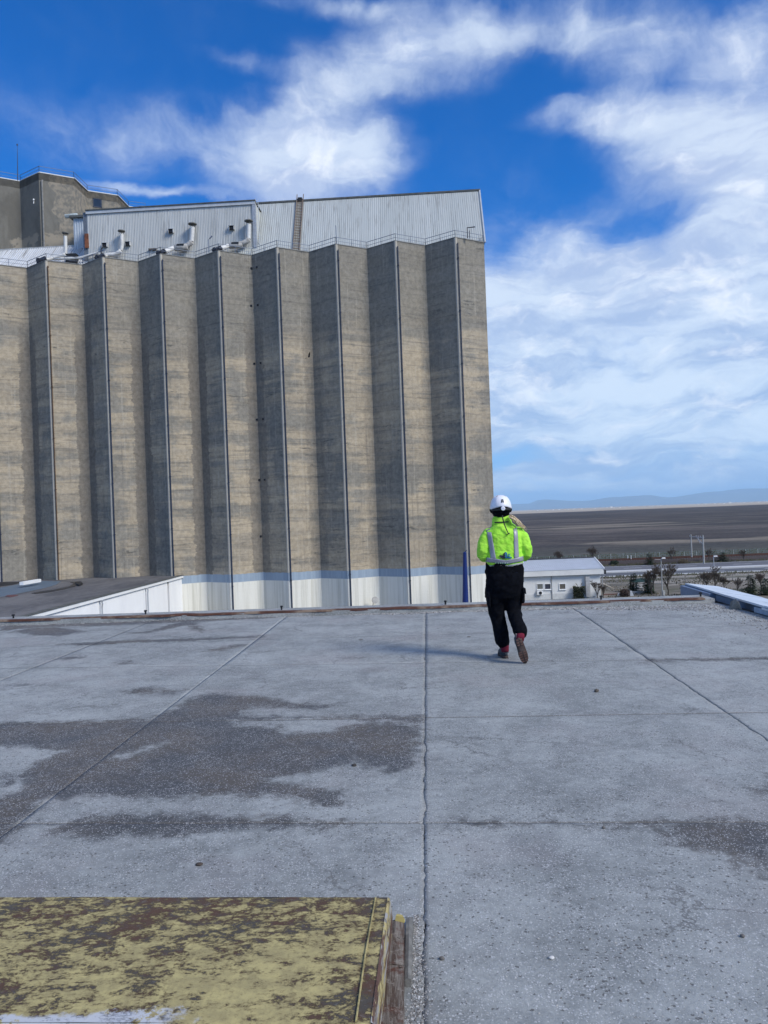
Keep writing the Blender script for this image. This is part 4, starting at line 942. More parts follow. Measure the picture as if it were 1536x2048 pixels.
# wall bays between the joints
def wall_j(px):
    d = ray(px, 1200); t = (cr - CAM).dot(outv) / d.dot(outv); return ((CAM + d * t) - cr).dot(wdir)
jg0, jg1 = wall_j(341.5), wall_j(338)
joints = [0.0, jg0, jg1, 8.6, 13.5, 19.0, 26.0, 33.0, 40.0, 46.0, 52.0]
b = MB(); q_ = cr - outv * .4; b.prism([((q_ + wdir * jg0).x, (q_ + wdir * jg0).y), ((q_ + wdir * jg1).x, (q_ + wdir * jg1).y), ((q_ + wdir * jg1 - outv).x, (q_ + wdir * jg1 - outv).y), ((q_ + wdir * jg0 - outv).x, (q_ + wdir * jg0 - outv).y)], GZ, ZR - .4); b.build('gap_dark_backing', DARK, wh_)  # dark box behind the panel gap, standing in for the unlit interior
for j0, j1 in zip(joints, joints[1:]):
    if j0 == jg0: continue
    a, c = cr + wdir * (j0 + .012), cr + wdir * (j1 - .012)
    b = MB(); i_ = -outv * .14
    b.prism([((a + i_).x, (a + i_).y), ((c + i_).x, (c + i_).y), (c + i_ - outv * .3).to_tuple()[:2], (a + i_ - outv * .3).to_tuple()[:2]], GZ, ZR - .12)
    b.build('wall_panel', MWALL, wh_)
b = MB(); a, c = cr + wdir * -.1, cl
b.prism([((a + outv * .04).x, (a + outv * .04).y), ((c + outv * .04).x, (c + outv * .04).y), (c - outv * .12).to_tuple()[:2], (a - outv * .12).to_tuple()[:2]], ZR - .30, ZR - .004)
b.build('eave_trim', WHITE_PAINT, wh_)
b = MB(); b.prism([((a + outv * .10).x, (a + outv * .10).y), ((c + outv * .10).x, (c + outv * .10).y), (c - outv * .5).to_tuple()[:2], (a - outv * .5).to_tuple()[:2]], ZR, ZR + .06); b.build('roof_edge', MFLASH, wh_)
for k_ in (293.5, 201, 76, 30):
    # downpipe where the photo shows one
    d = ray(k_, 1200); t = (cr - CAM).dot(outv) / d.dot(outv); q = CAM + d * t; q.z = 0
    b = MB(); o_ = Vector((q.x, q.y, 0)) + outv * .12
    b.tube([o_ + UZ * (ZR - .33), o_ + outv * .05 + UZ * (ZR - .6), o_ + UZ * (ZR - .9), o_ + UZ * (GZ)], .075, 8); b.tube([o_ + UZ * (ZR - .40), o_ + UZ * (ZR - .28)], .14, 8)
    b.build('downpipe', GREY_METAL, wh_)
b = MB()
for off in (.0, .5): 
    q = cr + wdir * (-.15) + outv * (.1 + off); b.tube([(q.x, q.y, GZ), (q.x, q.y, ZR - .1 - off * .6)], .07, 6)
b.build('corner_post', WHITE_PAINT, wh_)
b = MB(); q = cr + wdir * (-.2) + outv * .42; b.box((q.x - .08, q.y - .1, GZ), (q.x + .08, q.y + .1, ZR - 3.0)); b.box((q.x + .14, q.y - .1, GZ + 1), (q.x + .24, q.y + .1, ZR - 4)); b.build('dark_louvre', DARK, wh_)
def patch(name, pts, mat, h=.03):
    P_ = [G(px, py, ZR + h) for px, py in pts]
    b = MB(); b.prism([(v_.x, v_.y) for v_ in P_], ZR + .004, ZR + h); return b.build(name, mat, wh_)
patch('blue_membrane', [(-60, 1200), (-60, 1181), (0, 1175.5), (40, 1168), (76, 1161.5), (122, 1162.5), (112, 1169), (96, 1174), (60, 1182), (10, 1192)], simple('blue_membrane', (0.115, 0.155, 0.20), .6, .12, .7))
patch('dark_patch', [(-60, 1176), (-60, 1168), (0, 1164.5), (44, 1163.5), (30, 1168), (0, 1172.5)], DARK, .034)
patch('dark_patch', [(63, 1186), (80, 1183), (105, 1179.5), (140, 1172), (148, 1166), (140, 1163.5), (162, 1162), (166, 1167), (150, 1172), (128, 1178), (95, 1184), (72, 1187)], simple('tar', (0.035, 0.034, 0.036), .5, .4, 3), .05)
patch('dark_patch', [(150, 1163.5), (162, 1162.2), (165, 1166), (158, 1169), (152, 1167)], DARK, .2)
patch('red_patch', [(10, 1192), (16, 1190), (30, 1189), (36, 1190.5), (20, 1194)], simple('red_lead', (0.13, 0.06, 0.06), .8), .04)
b = MB(); q0, q1 = G(43, 1167, ZR + .5), G(78.5, 1161, ZR + .5); b.beam(q0, q1, .45, .35); tag(b.build('white_beam', WHITE_PAINT, loc=q0), 'bright white beam lying on the blue part of the warehouse roof', 'beam')

# ================================================================== office building beyond the roof edge
DY = 113.0
oc = D(1207.5, 1148, DY); ZE = oc.z; XR = oc.x; XL = 13.5; ZO = GZ
MOFF = simple('office_white_render', (0.70, 0.71, 0.70), .7, .07, .5)
MROOFS = simple('pale_blue_roof_sheet', (0.56, 0.60, 0.66), .5, .07, 1.2, .1)
off = root('office_building', (XR - 9, DY + 5, GZ), 'low long white office with pale metal roof beyond the roof edge', 'office')
b = MB(); b.box((XL, DY + .55, GZ), (XR - .4, DY + 10, ZE)); b.build('wall', MOFF, off)
zf = D(1207.5, 1137, DY).z; zr_ = D(1193, 1126.5, DY + 5).z
b = MB(); b.hexa([(XL - .4, DY, ZE), (XR, DY, ZE), (XR, DY + .4, ZE), (XL - .4, DY + .4, ZE), (XL - .4, DY, zf), (XR, DY, zf), (XR, DY + .4, zf), (XL - .4, DY + .4, zf)]); b.build('fascia', MOFF, off)
zr_ = zf + 1.35
b = MB(); n_ = 62                                 # standing-seam sheets of the front slope
for i in range(n_):
    xa, xb = lerp(XL - .4, XR + .05, i / n_), lerp(XL - .4, XR + .05, (i + 1) / n_)
    b.face([(xa, DY - .05, zf + .01), (xb, DY - .05, zf + .01), (xb, DY + 5, zr_), (xa, DY + 5, zr_)])
    b.beam((xa, DY - .05, zf + .04), (xa, DY + 5, zr_ + .03), .05, .06)
b.face([(XR + .05, DY + 10.2, zf), (XL - .4, DY + 10.2, zf), (XL - .4, DY + 5, zr_), (XR + .05, DY + 5, zr_)])
b.build('roof', MROOFS, off)
b = MB(); b.face([(XR - .41, DY + .5, ZE - .01), (XR - .41, DY + 10, ZE - .01), (XR - .41, DY + 10, zf), (XR - .41, DY + 5, zr_ - .1), (XR - .41, DY + .5, zf)]); b.build('gable', MOFF, off)
b = MB(); b.beam((XR + .08, DY - .1, zf + .03), (XR + .08, DY + 5, zr_ + .05), .12, .2); b.beam((XR + .08, DY + 5, zr_ + .05), (XR + .08, DY + 10.2, zf + .03), .12, .2); b.build('verge_trim', WHITE_PAINT, off)
b = MB(); b.beam((XL - .4, DY + 5, zr_ + .08), (XR, DY + 5, zr_ + .08), .3, .1); b.build('ridge_cap', DARK_METAL, off)
b = MB(); b.beam((XL - .4, DY + .45, ZE - .05), (XR - .3, DY + .45, ZE - .05), .12, .12); b.build('gutter', GREY_METAL, off)
for px in (1103.5, 1205):
    q = D(px, 1170, DY + .45); b = MB(); b.tube([(q.x, DY + .48, ZE), (q.x, DY + .48, GZ)], .08, 8); b.build('downpipe', simple('drain_grey', (0.3, 0.31, 0.32), .6) if 'drain_grey' not in bpy.data.materials else bpy.data.materials['drain_grey'], off)
q = D(1175, 1160, DY + .3); b = MB(); b.box((q.x - .32, DY + .15, GZ + .2), (q.x + .32, DY + .545, ZE - .3)); b.build('flue_box', simple('flue_grey', (0.42, 0.43, 0.44), .6), off)
b = MB(); b.box((XL, DY + .50, GZ), (XR - .4, DY + .548, D(1100, 1188, DY).z)); b.build('plinth', simple('plinth_grey', (0.6, 0.61, 0.6), .7, .12), off)
for (px, gl) in ((1080, (0.16, 0.165, 0.15)), (1095.5, (0.05, 0.055, 0.075)), (1125, (0.13, 0.12, 0.10))):
    q = D(px, 1173, DY + .5); b = MB(); w_, h_ = .42, .38; yy = DY + .545
    for (x0_, z0_, x1_, z1_) in ((-w_ - .1, -h_ - .1, w_ + .1, -h_), (-w_ - .1, h_, w_ + .1, h_ + .1), (-w_ - .1, -h_, -w_, h_), (w_, -h_, w_ + .1, h_)):
        b.box((q.x + x0_, yy - .08, q.z + z0_), (q.x + x1_, yy, q.z + z1_))
    wn = b.build('window', WHITE_PAINT, off)
    b = MB(); b.box((q.x - w_, yy - .03, q.z - h_), (q.x + w_, yy - .005, q.z + h_)); b.build('pane', simple('office_pane', gl, .2, .2, 2, 0, .6), wn)
    b = MB(); b.box((q.x - w_ - .15, yy - .14, q.z - h_ - .16), (q.x + w_ + .15, yy, q.z - h_ - .1)); b.build('sill', WHITE_PAINT, wn)
q = D(1080, 1186, DY + .1); b = MB(); b.box((q.x - .42, DY + .15, q.z - .3), (q.x + .42, DY + .5, q.z + .3)); ac = tag(b.build('air_conditioner', WHITE_PAINT, bevel=.03), 'white air conditioner unit under the left windows of the office', 'air conditioner')
b = MB(); b.tube([(q.x + .08, DY + .15, q.z), (q.x + .08, DY + .12, q.z)], [.24, .24], 16); b.build('fan_grille', DARK, ac)
b = MB(); q = D(1210, 1144, DY + .2); b.box((q.x - .12, q.y - .1, q.z - .3), (q.x + .14, q.y + .1, q.z + .3)); b.beam((q.x, q.y, q.z), (q.x - .4, q.y, q.z), .06, .06); q = D(1214, 1147, DY + .2)
b.build('wall_speaker', DARK, off)
# ================================================================== trees and yard
MBARK = simple('bare_bark', (0.10, 0.085, 0.07), .9, .3, 2); MTWIG = simple('bare_twigs', (0.085, 0.068, 0.056), .9, .25, 1)
MNEED, ntn = material('dark_needles'); p = wpos(ntn)
finish(ntn, ntn.mix(ntn.mr(ntn.noise(p, 1.6, 3, .6), .35, .65), (0.016, 0.030, 0.018), (0.050, 0.070, 0.036)), .8, None, .01, 1, 0, .15)
MLEAF, ntn = material('olive_leaves'); p = wpos(ntn)
finish(ntn, ntn.mix(ntn.mr(ntn.noise(p, 1.5, 3, .6), .35, .65), (0.032, 0.042, 0.018), (0.085, 0.085, 0.042)), .8, None, .01, 1, 0, .15)
def bare_tree(loc, h, spread, label, seed, twigs=700, lean=0, group=None, tm=None):
    r = random.Random(seed); loc = Vector(loc)
    t = root('bare_tree', loc, label, 'tree', group)
    trunk, crown = MB(), MB(); tips = []
    def grow(p, d, L, rad, lev):
        q = p + d * L; midp = p.lerp(q, .5) + Vector((r.uniform(-1, 1), r.uniform(-1, 1), 0)) * L * .06
        (trunk if lev < 2 else crown).tube([p, midp, q], [rad, rad * .8, rad * .62], 6 if lev < 2 else 4, False)
        if lev >= 4: tips.append((q, d)); return
        n = r.choice((3, 4)) if lev else 5
        for k in range(n):
            a = r.uniform(0, 2 * math.pi); tilt = r.uniform(.35, .85) * spread
            s = Vector((math.cos(a), math.sin(a), 0))
            nd = (d + s * tilt + Vector((0, 0, .25))).normalized()
            st = p.lerp(q, r.uniform(.55, 1.0)) if k else q
            grow(st, nd if k else (d + s * .15).normalized(), L * r.uniform(.66, .92), rad * .55, lev + 1)
    grow(loc - Vector((0, 0, .1)), Vector((lean, 0, 1)).normalized(), h * .275, h * .018 + .03, 0)
    for (q, d) in tips[:: max(1, len(tips) // max(1, twigs // 4))]:
        for k in range(4):
            dd = (d + Vector((r.uniform(-1, 1), r.uniform(-1, 1), r.uniform(-.3, 1))) * .8).normalized() * h * r.uniform(.05, .11)
            side = dd.cross(Vector((0, 1, .2))).normalized() * .034
            crown.face([q - side, q + side, q + dd])
    trunk.build('trunk', MBARK, t); crown.build('crown', tm or MTWIG, t); return t
def conifer(loc, h, w, label, seed, mat=None, group=None, ragged=.25):
    r = random.Random(seed); loc = Vector(loc); t = root('conifer', loc, label, 'tree', group)
    b = MB(); b.tube([loc - Vector((0, 0, .1)), loc + Vector((0, 0, h * .97))], [h * .022 + .03, .015], 7); b.build('trunk', MBARK, t)
    b = MB(); lev = int(h / .22)
    for i in range(lev):
        f = i / lev; zc = h * (.08 + .9 * f); rad = w * (1 - f) ** .8 + .06
        for k in range(int(7 + 8 * (1 - f))):
            a = r.uniform(0, 2 * math.pi); L = rad * r.uniform(1 - ragged * 2, 1.1)
            d = Vector((math.cos(a), math.sin(a), -.22 + .3 * f)); s = Vector((-d.y, d.x, 0))
            p0 = loc + Vector((0, 0, zc))
            m_ = max(3, int(L / .18))
            for j in range(m_):
                q = p0 + d * L * (j + .6) / m_ + Vector((0, 0, -.05 * j * j / m_ + r.uniform(-.05, .05)))
                sz = (.17 * (1 - .5 * j / m_) + .05) * 1.5
                for sg in (-1, 1):
                    e = (s * sg + d * .7 + Vector((0, 0, r.uniform(-.35, .35)))) * sz * r.uniform(.7, 1.4)
                    b.face([q, q + e + Vector((0, 0, .04)), q + d * sz * .8, ])
    b.build('crown', mat or MNEED, t); return t
def bush(loc, h, w, label, seed, mat, n=500, group=None, boxy=False):
    r = random.Random(seed); loc = Vector(loc); t = root('shrub', loc, label, 'shrub', group)
    b = MB()
    for k in range(5): 
        a = r.uniform(0, 6.28); b.tube([loc, loc + Vector((math.cos(a) * w * .3, math.sin(a) * w * .3, h * .6))], [.04, .015], 5)
    b.build('stem', MBARK, t); b = MB()
    for k in range(n):
        while True:
            q = Vector((r.uniform(-1, 1), r.uniform(-1, 1), r.uniform(0, 1)))
            if boxy or q.x ** 2 + q.y ** 2 + (q.z * 1.1 - .45) ** 2 * 2.6 < 1: break
        q = loc + Vector((q.x * w * .5, q.y * w * .5, q.z * h))
        a = Vector((r.gauss(0, 1), r.gauss(0, 1), r.gauss(0, 1))).normalized() * .11; c = a.cross(Vector((r.gauss(0, 1), r.gauss(0, 1), r.gauss(0, 1)))).normalized() * .08
        b.face([q - a, q + c, q + a, q - c])
    b.build('leaves', mat, t); return t
def base_h(px, py_base, py_top, Y=None):
    q = G(px, py_base, GZ) if Y is None else D(px, py_base, Y)
    q.z = GZ; top = D(px, py_top, q.y); return q, top.z - GZ
def place(fn, px, yb, yt, *a, **k):
    q, h = base_h(px, yb, yt); return fn(q, h, *a, **k)
place(conifer, 1268, 1184, 1145, 1.35, 'dark conifer left of the green-roofed gazebo in the yard', 11)
place(conifer, 1297, 1187, 1152, 1.3, 'narrow dark conifer right of the green-roofed gazebo', 12)
place(conifer, 1182, 1194, 1160, 1.25, 'dark conifer against the right end of the white office wall', 13)
place(conifer, 1502, 1191, 1148, 1.7, 'dark conifer behind the pale cap of the side parapet', 14, ragged=.35)
place(conifer, 1368, 1190, 1167, .8, 'small dark conifer at the far tip of the side parapet', 15)
place(conifer, 1532, 1190, 1156, 1.2, 'dark conifer at the right edge of the picture beyond the parapet', 16)
place(bare_tree, 1304, 1190, 1131, .95, 'grey bare tree between the narrow conifer and the lamp post', 21, 900)
place(bare_tree, 1336, 1190, 1119, .9, 'tall bare tree just right of the street lamp', 22, 900)
place(bare_tree, 1430, 1181, 1132, 1.1, 'wide brownish bare tree rising behind the parapet tip', 23, 1400)
place(bare_tree, 1412, 1184, 1140, 1.0, 'bare tree with grey twigs left of the wide brownish one', 24, 900)
place(bare_tree, 1448, 1178, 1150, 1.2, 'low brownish bare tree at the right of the wide brownish one', 29, 900)
place(bare_tree, 1475, 1184, 1153, .9, 'slim bare tree on the sandy strip left of the right-hand conifer', 25, 400)
place(bare_tree, 1522, 1180, 1142, 1.0, 'pale bare tree near the right edge of the yard', 26, 700)
place(bare_tree, 1195, 1198, 1158, .7, 'spindly bare sapling at the right corner of the white office', 27, 250)
place(bare_tree, 1207, 1196, 1166, .6, 'thin crooked sapling beyond the office downpipe', 28, 120)
# beyond the road
place(bare_tree, 1117, 1128, 1098, 1.2, 'far bare tree behind the office roof, beside the railway fence', 31, 500)
place(bare_tree, 1187, 1126, 1090, 1.1, 'far bare tree behind the office gable, beside the railway', 32, 500)
place(bare_tree, 1343, 1124, 1094, .9, 'slender far bare tree beyond the road, left of the two tall poles', 33, 350)
place(bare_tree, 1418, 1124, 1096, .9, 'faint far bare tree just right of the two tall poles', 34, 250)
place(bare_tree, 1488, 1122, 1096, .9, 'faint far bare tree at the right beside the railway', 35, 300)
place(conifer, 1299, 1130, 1106, 1.6, 'far dark cypress on the highway verge above the lamp-side trees', 36, ragged=.15)
place(conifer, 1445, 1123, 1103, 2.4, 'far broad dark pine beside the railway at the right', 37)
place(bush, 1229, 1130, 1120, 2.0, 'far round dark bush on the railway verge right of the office roof', 38, MNEED, 500)
place(bush, 1366, 1127, 1118, 2.4, 'far yellowish bush on the railway verge left of the two poles', 39, simple('dry_leaves', (0.13, 0.095, 0.05)), 400)
place(bush, 1075, 1131, 1123, 1.6, 'far small bush on the railway verge behind the office roof', 40, MNEED, 250)
place(bush, 1250, 1193, 1177, 1.6, 'low reddish-brown bush in front of the gazebo', 41, simple('reddish_leaves', (0.07, 0.045, 0.035)), 700)
place(bush, 1157.5, 1197, 1173, 1.6, 'clipped dark green box-shaped bush against the office wall', 42, simple('olive_hedge', (0.035, 0.042, 0.022)), 1500, boxy=True)
# long-leaved plant over the clipped bush
q, h = base_h(1160, 1197, 1160); t = root('leafy_plant', q, 'plant with long curved leaves growing above the clipped bush by the office', 'plant')
b = MB()
for k, (ax, az_) in enumerate(((.35, 1.0), (-.9, .55), (.9, .5), (-.5, .9), (.7, .3), (-.9, .3))):
    s_ = q + Vector((0, 0, h * .45)); e = s_ + Vector((ax, .1 * k - .2, az_)) * h * .45; mdl = s_.lerp(e, .55) + Vector((0, 0, h * .07)); w_ = Vector((0, .02, .10))
    b.face([s_, mdl - w_, e, mdl + w_])
    b.build('leaf', MLEAF, t); b = MB()
b = MB(); b.tube([q, q + Vector((0, 0, h * .5))], [.07, .04], 6); b.build('stem', MBARK, t)
# rough scrub
b = MB(); r = random.Random(5)
for k in range(9000):
    x_, y_ = r.uniform(14, 75), r.uniform(95, 143)
    if y_ > 112 and x_ < XR + .5 and y_ < 124: continue
    if mnoise.noise((x_ * .12, y_ * .12, 3)) < .02: continue
    h_ = r.uniform(.06, .32); a = r.uniform(0, 3.14); w_ = r.uniform(.05, .16)
    dx, dy = math.cos(a) * w_, math.sin(a) * w_
    b.face([(x_ - dx, y_ - dy, GZ), (x_ + dx, y_ + dy, GZ), (x_ + r.uniform(-.1, .1), y_, GZ + h_)])
tag(b.build('dry_grass', simple('dry_grass_blades', (0.115, 0.105, 0.065), .9, .4, .3)), 'dry yellowish grass tufts over the yard', 'grass', kind='stuff')
b = MB()
for k in range(7000):
    x_, y_ = r.uniform(-10, 150), r.choice((r.uniform(171.5, 177), r.uniform(186, 215), r.uniform(143, 145)))
    h_ = r.uniform(.1, .5); w_ = r.uniform(.1, .3)
    b.face([(x_ - w_, y_, GZ), (x_ + w_, y_ + .1, GZ), (x_ + r.uniform(-.1, .1), y_, GZ + h_)])
tag(b.build('verge_grass', simple('verge_grass_blades', (0.085, 0.085, 0.055), .9, .4, .3)), 'rough grass along the road and railway', 'grass', kind='stuff')

# fences
MWIRE = simple('fence_wire', (0.22, 0.23, 0.22), .7); MGREENW = simple('green_fence_wire', (0.13, 0.20, 0.18), .7, .2); MPOST = simple('concrete_post', (0.24, 0.225, 0.2), .9)
def fence(name, pts, h, gap, mesh_gap, label, wm, pm, wr, pr):
    f = root(name, pts[0], label, 'fence')
    b = MB()
    for a, c in zip(pts, pts[1:]):
        a = Vector(a); c = Vector(c); L = (c - a).length; n = int(L / gap)
        for i in range(n + 1):
            q = a.lerp(c, i / n); bb = MB(); bb.beam(q, q + Vector((0, 0, h)), pr, pr); bb.build('post', pm, f)
        for k in range(int(h / .5) + 1): b.beam(a + Vector((0, 0, .1 + k * .5)), c + Vector((0, 0, .1 + k * .5)), wr * 1.4, wr * 1.4)
        nm = int(L / mesh_gap)
        for i in range(nm):
            q = a.lerp(c, (i + .5) / nm); b.beam(q, q + Vector((0, 0, h)), wr, wr)
    tag(b.build('wire_mesh', wm, f), kind='stuff'); return f
fa, fb_ = G(1212, 1172.5, GZ), G(1560, 1158.5, GZ); 
fence('yard_fence', [fa, fb_], 1.55, 2.6, .5, 'low wire fence with brown posts between the yard and the road', MWIRE, MPOST, .025, .12)
fence('railway_fence', [(-30, 189.5, GZ), (125, 189.5, GZ)], 1.7, 3.1, .55, 'long pale green mesh fence beyond the railway', MGREENW, simple('pale_post', (0.36, 0.38, 0.36)), .045, .10)

# poles
def vpole(px, yb, yt, r0, r1, mat, label, cat, name):
    q, h = base_h(px, yb, yt); b = MB(); b.tube([q, q + Vector((0, 0, h))], [r0, r1], 8)
    t = root(name, q, label, cat); b.build('shaft', mat, t); return t, q, h
MPC = simple('concrete_pole', (0.40, 0.40, 0.38), .8, .12, 1)
t1, q1, h1 = vpole(1384, 1122, 1069, .20, .13, MPC, 'left one of two tall pale railway poles joined by a crossbar', 'pole', 'railway_pole')
t2, q2, h2 = vpole(1408, 1128, 1070, .22, .14, MPC, 'right one of two tall pale railway poles joined by a crossbar', 'pole', 'railway_pole')
a_ = q1 + Vector((0, 0, h1 - .5)); c_ = q2 + Vector((0, 0, h2 - .6)); u_ = (c_ - a_)
b = MB(); b.beam(a_ - u_ * .12, c_ + u_ * .08, .09, .09); b.beam(a_ + u_ * .5 - Vector((0, 0, .1)), c_ - Vector((0, 0, 1.5)), .07, .07); b.beam(a_ + u_ * .55 - Vector((0, 0, .9)), c_ - Vector((0, 0, .2)), .06, .06)
for k in (-.1, .45, .62, .8): b.tube([a_ + u_ * k, a_ + u_ * k + Vector((0, 0, .35))], [.06, .09], 6)
b.beam(a_ + u_ * .62 - Vector((0, 0, .1)), a_ + u_ * .75 - Vector((0, 0, 1.3)), .06, .06)
b.build('crossbar', GREY_METAL, t1)
for px in (1256, 1262.5):
    q, h = base_h(px, 1124.5, 1110.5); b = MB(); b.tube([q, q + Vector((0, 0, h))], [.10, .08], 8); tag(b.build('marker_post', WHITE_PAINT, loc=q), 'thin white railway post, %s of a pair seen right of the office gable' % ('left' if px < 1260 else 'right'), 'post')
tl, q, h = vpole(1325, 1193, 1117, .10, .055, simple('galvanised_pole', (0.36, 0.37, 0.37), .6), 'grey street lamp with bright head standing in the yard', 'street lamp', 'street_lamp')
b = MB(); tpv = q + Vector((0, 0, h)); b.tube([tpv - Vector((0, 0, .1)), tpv + Vector((.25, -.2, .05))], .035, 6); b.tube([tpv - Vector((0, 0, .15)), tpv + Vector((-.9, 0, -.1))], .025, 6); b.build('arm', GREY_METAL, tl)
b = MB(); hb = tpv + Vector((.28, -.25, .06)); b.hexa([hb + Vector(v_) for v_ in ((-.28, -.12, -.05), (.28, -.12, -.05), (.28, .12, -.05), (-.28, .12, -.05), (-.2, -.08, .1), (.22, -.08, .1), (.22, .08, .1), (-.2, .08, .1))]); b.build('lamp_head', WHITE_PAINT, tl)
b = MB(); b.box((q.x + .02, q.y - .2, GZ), (q.x + .35, q.y + .1, GZ + .9)); b.build('junction_box', MPC, tl)
tl, q, h = vpole(1428, 1137, 1114, .10, .06, GREY_METAL, 'far street lamp with small white head beside the highway', 'street lamp', 'street_lamp')
b = MB(); tpv = q + Vector((0, 0, h)); b.beam(tpv, tpv + Vector((.9, 0, .15)), .08, .08); b.build('arm', GREY_METAL, tl)
b = MB(); b.box((tpv.x + .05, tpv.y - .15, tpv.z + .05), (tpv.x + .75, tpv.y + .15, tpv.z + .28)); b.build('lamp_head', WHITE_PAINT, tl)

# gazebo, benches and clutter
q = G(1284, 1184, GZ); gz = root('gazebo', q, 'small open gazebo with a dark green pyramid roof between two conifers', 'gazebo')
zt = D(1284, 1155.5, q.y).z; zb = D(1284, 1162, q.y).z; w_ = 1.35
MGR = simple('dark_green_roof', (0.018, 0.045, 0.035), .6)
b = MB(); ring = [(-w_, -w_), (w_, -w_), (w_, w_), (-w_, w_)]
for i in range(4):
    a, c = ring[i], ring[(i + 1) % 4]; b.face([(q.x + a[0] * 1.15, q.y + a[1] * 1.15, zb), (q.x + c[0] * 1.15, q.y + c[1] * 1.15, zb), (q.x, q.y, zt)])
b.face([(q.x + a[0] * 1.15, q.y + a[1] * 1.15, zb - .02) for a in ring][::-1]); b.build('roof', MGR, gz)
for a in ring:
    b = MB(); b.box((q.x + a[0] - .06, q.y + a[1] - .06, GZ), (q.x + a[0] + .06, q.y + a[1] + .06, zb)); b.build('post', MGR, gz)
b = MB(); b.box((q.x - w_, q.y + w_ - .1, GZ + .4), (q.x + w_, q.y + w_, GZ + .5)); b.box((q.x - w_, q.y + w_ - .05, GZ + .8), (q.x + w_, q.y + w_, GZ + .9)); b.build('rail', MGR, gz)
def bench(px, py, w_, lab):
    q = G(px, py, GZ); t = root('bench', q, lab, 'bench')
    b = MB(); b.box((q.x - w_, q.y - .2, GZ + .42), (q.x + w_, q.y + .2, GZ + .48)); b.build('seat', WHITE_PAINT, t)
    for k in (0, .18): b = MB(); b.box((q.x - w_, q.y + .22, GZ + .6 + k), (q.x + w_, q.y + .26, GZ + .72 + k)); b.build('backrest', WHITE_PAINT, t)
    for k in (-1, 1): b = MB(); b.box((q.x + k * w_ * .85 - .04, q.y - .2, GZ), (q.x + k * w_ * .85 + .04, q.y + .24, GZ + .42)); b.build('leg', WHITE_PAINT, t)
bench(1274, 1181, .45, 'small white bench, left one under the gazebo'); bench(1281.5, 1181, .4, 'small white bench, right one under the gazebo')
q = G(1282, 1186.5, GZ); b = MB(); b.box((q.x - 1.3, q.y - .2, GZ), (q.x + 1.4, q.y + .2, GZ + .25)); b.box((q.x - 1.4, q.y - .25, GZ + .25), (q.x + 1.5, q.y + .25, GZ + .33)); tag(b.build('low_wall', MPC, loc=q), 'low pale concrete wall in front of the gazebo benches', 'wall')
q = G(1261, 1192, GZ); b = MB(); b.hexa([q + Vector(v_) for v_ in ((-.5, 0, 0), (.55, 0, 0), (.55, .5, 0), (-.5, .5, 0), (-.35, 0, .75), (.2, 0, .8), (.2, .5, .8), (-.35, .5, .75))]); o_ = tag(b.build('tarpaulin_pile', simple('pale_tarpaulin', (0.5, 0.53, 0.55)), loc=q), 'pale tarpaulin heap with a black top in the yard', 'heap')
b = MB(); b.hexa([q + Vector(v_) for v_ in ((-.6, 0, .76), (.15, 0, .8), (.15, .5, .8), (-.6, .5, .76), (-.4, .1, 1.05), (0, .1, 1.0), (0, .4, 1.0), (-.4, .4, 1.05))]); b.build('black_sack', DARK, o_)
q = G(1217, 1182, GZ); b = MB(); b.beam(q + Vector((-.9, 0, 1.3)), q + Vector((.9, 0, .35)), .07, .12); b.beam(q + Vector((-.9, .2, .9)), q + Vector((.9, .2, .1)), .07, .1); b.beam(q + Vector((.8, 0, .3)), q + Vector((.9, .4, .0)), .06, .1)
tag(b.build('fallen_boards', simple('pale_timber', (0.5, 0.45, 0.38)), loc=q), 'pale leaning timber boards just right of the office corner', 'boards')
q = G(1237.5, 1192, GZ); b = MB(); b.tube([q, q + Vector((0, 0, .3)), q + Vector((0, 0, .42))], [.16, .16, .08], 8); tag(b.build('white_bucket', WHITE_PAINT, loc=q), 'small white bucket on the ground near the reddish bush', 'bucket')
q = G(1223, 1189, GZ); b = MB(); b.prism([(q.x - 1.4, q.y - .5), (q.x + 1.8, q.y - .3), (q.x + 1.5, q.y + .4), (q.x - 1.2, q.y + .3)], GZ, GZ + .12); tag(b.build('brown_sheet', simple('rust_brown_sheet', (0.14, 0.07, 0.055)), loc=q), 'flat reddish-brown sheet lying beside the office corner', 'sheet')

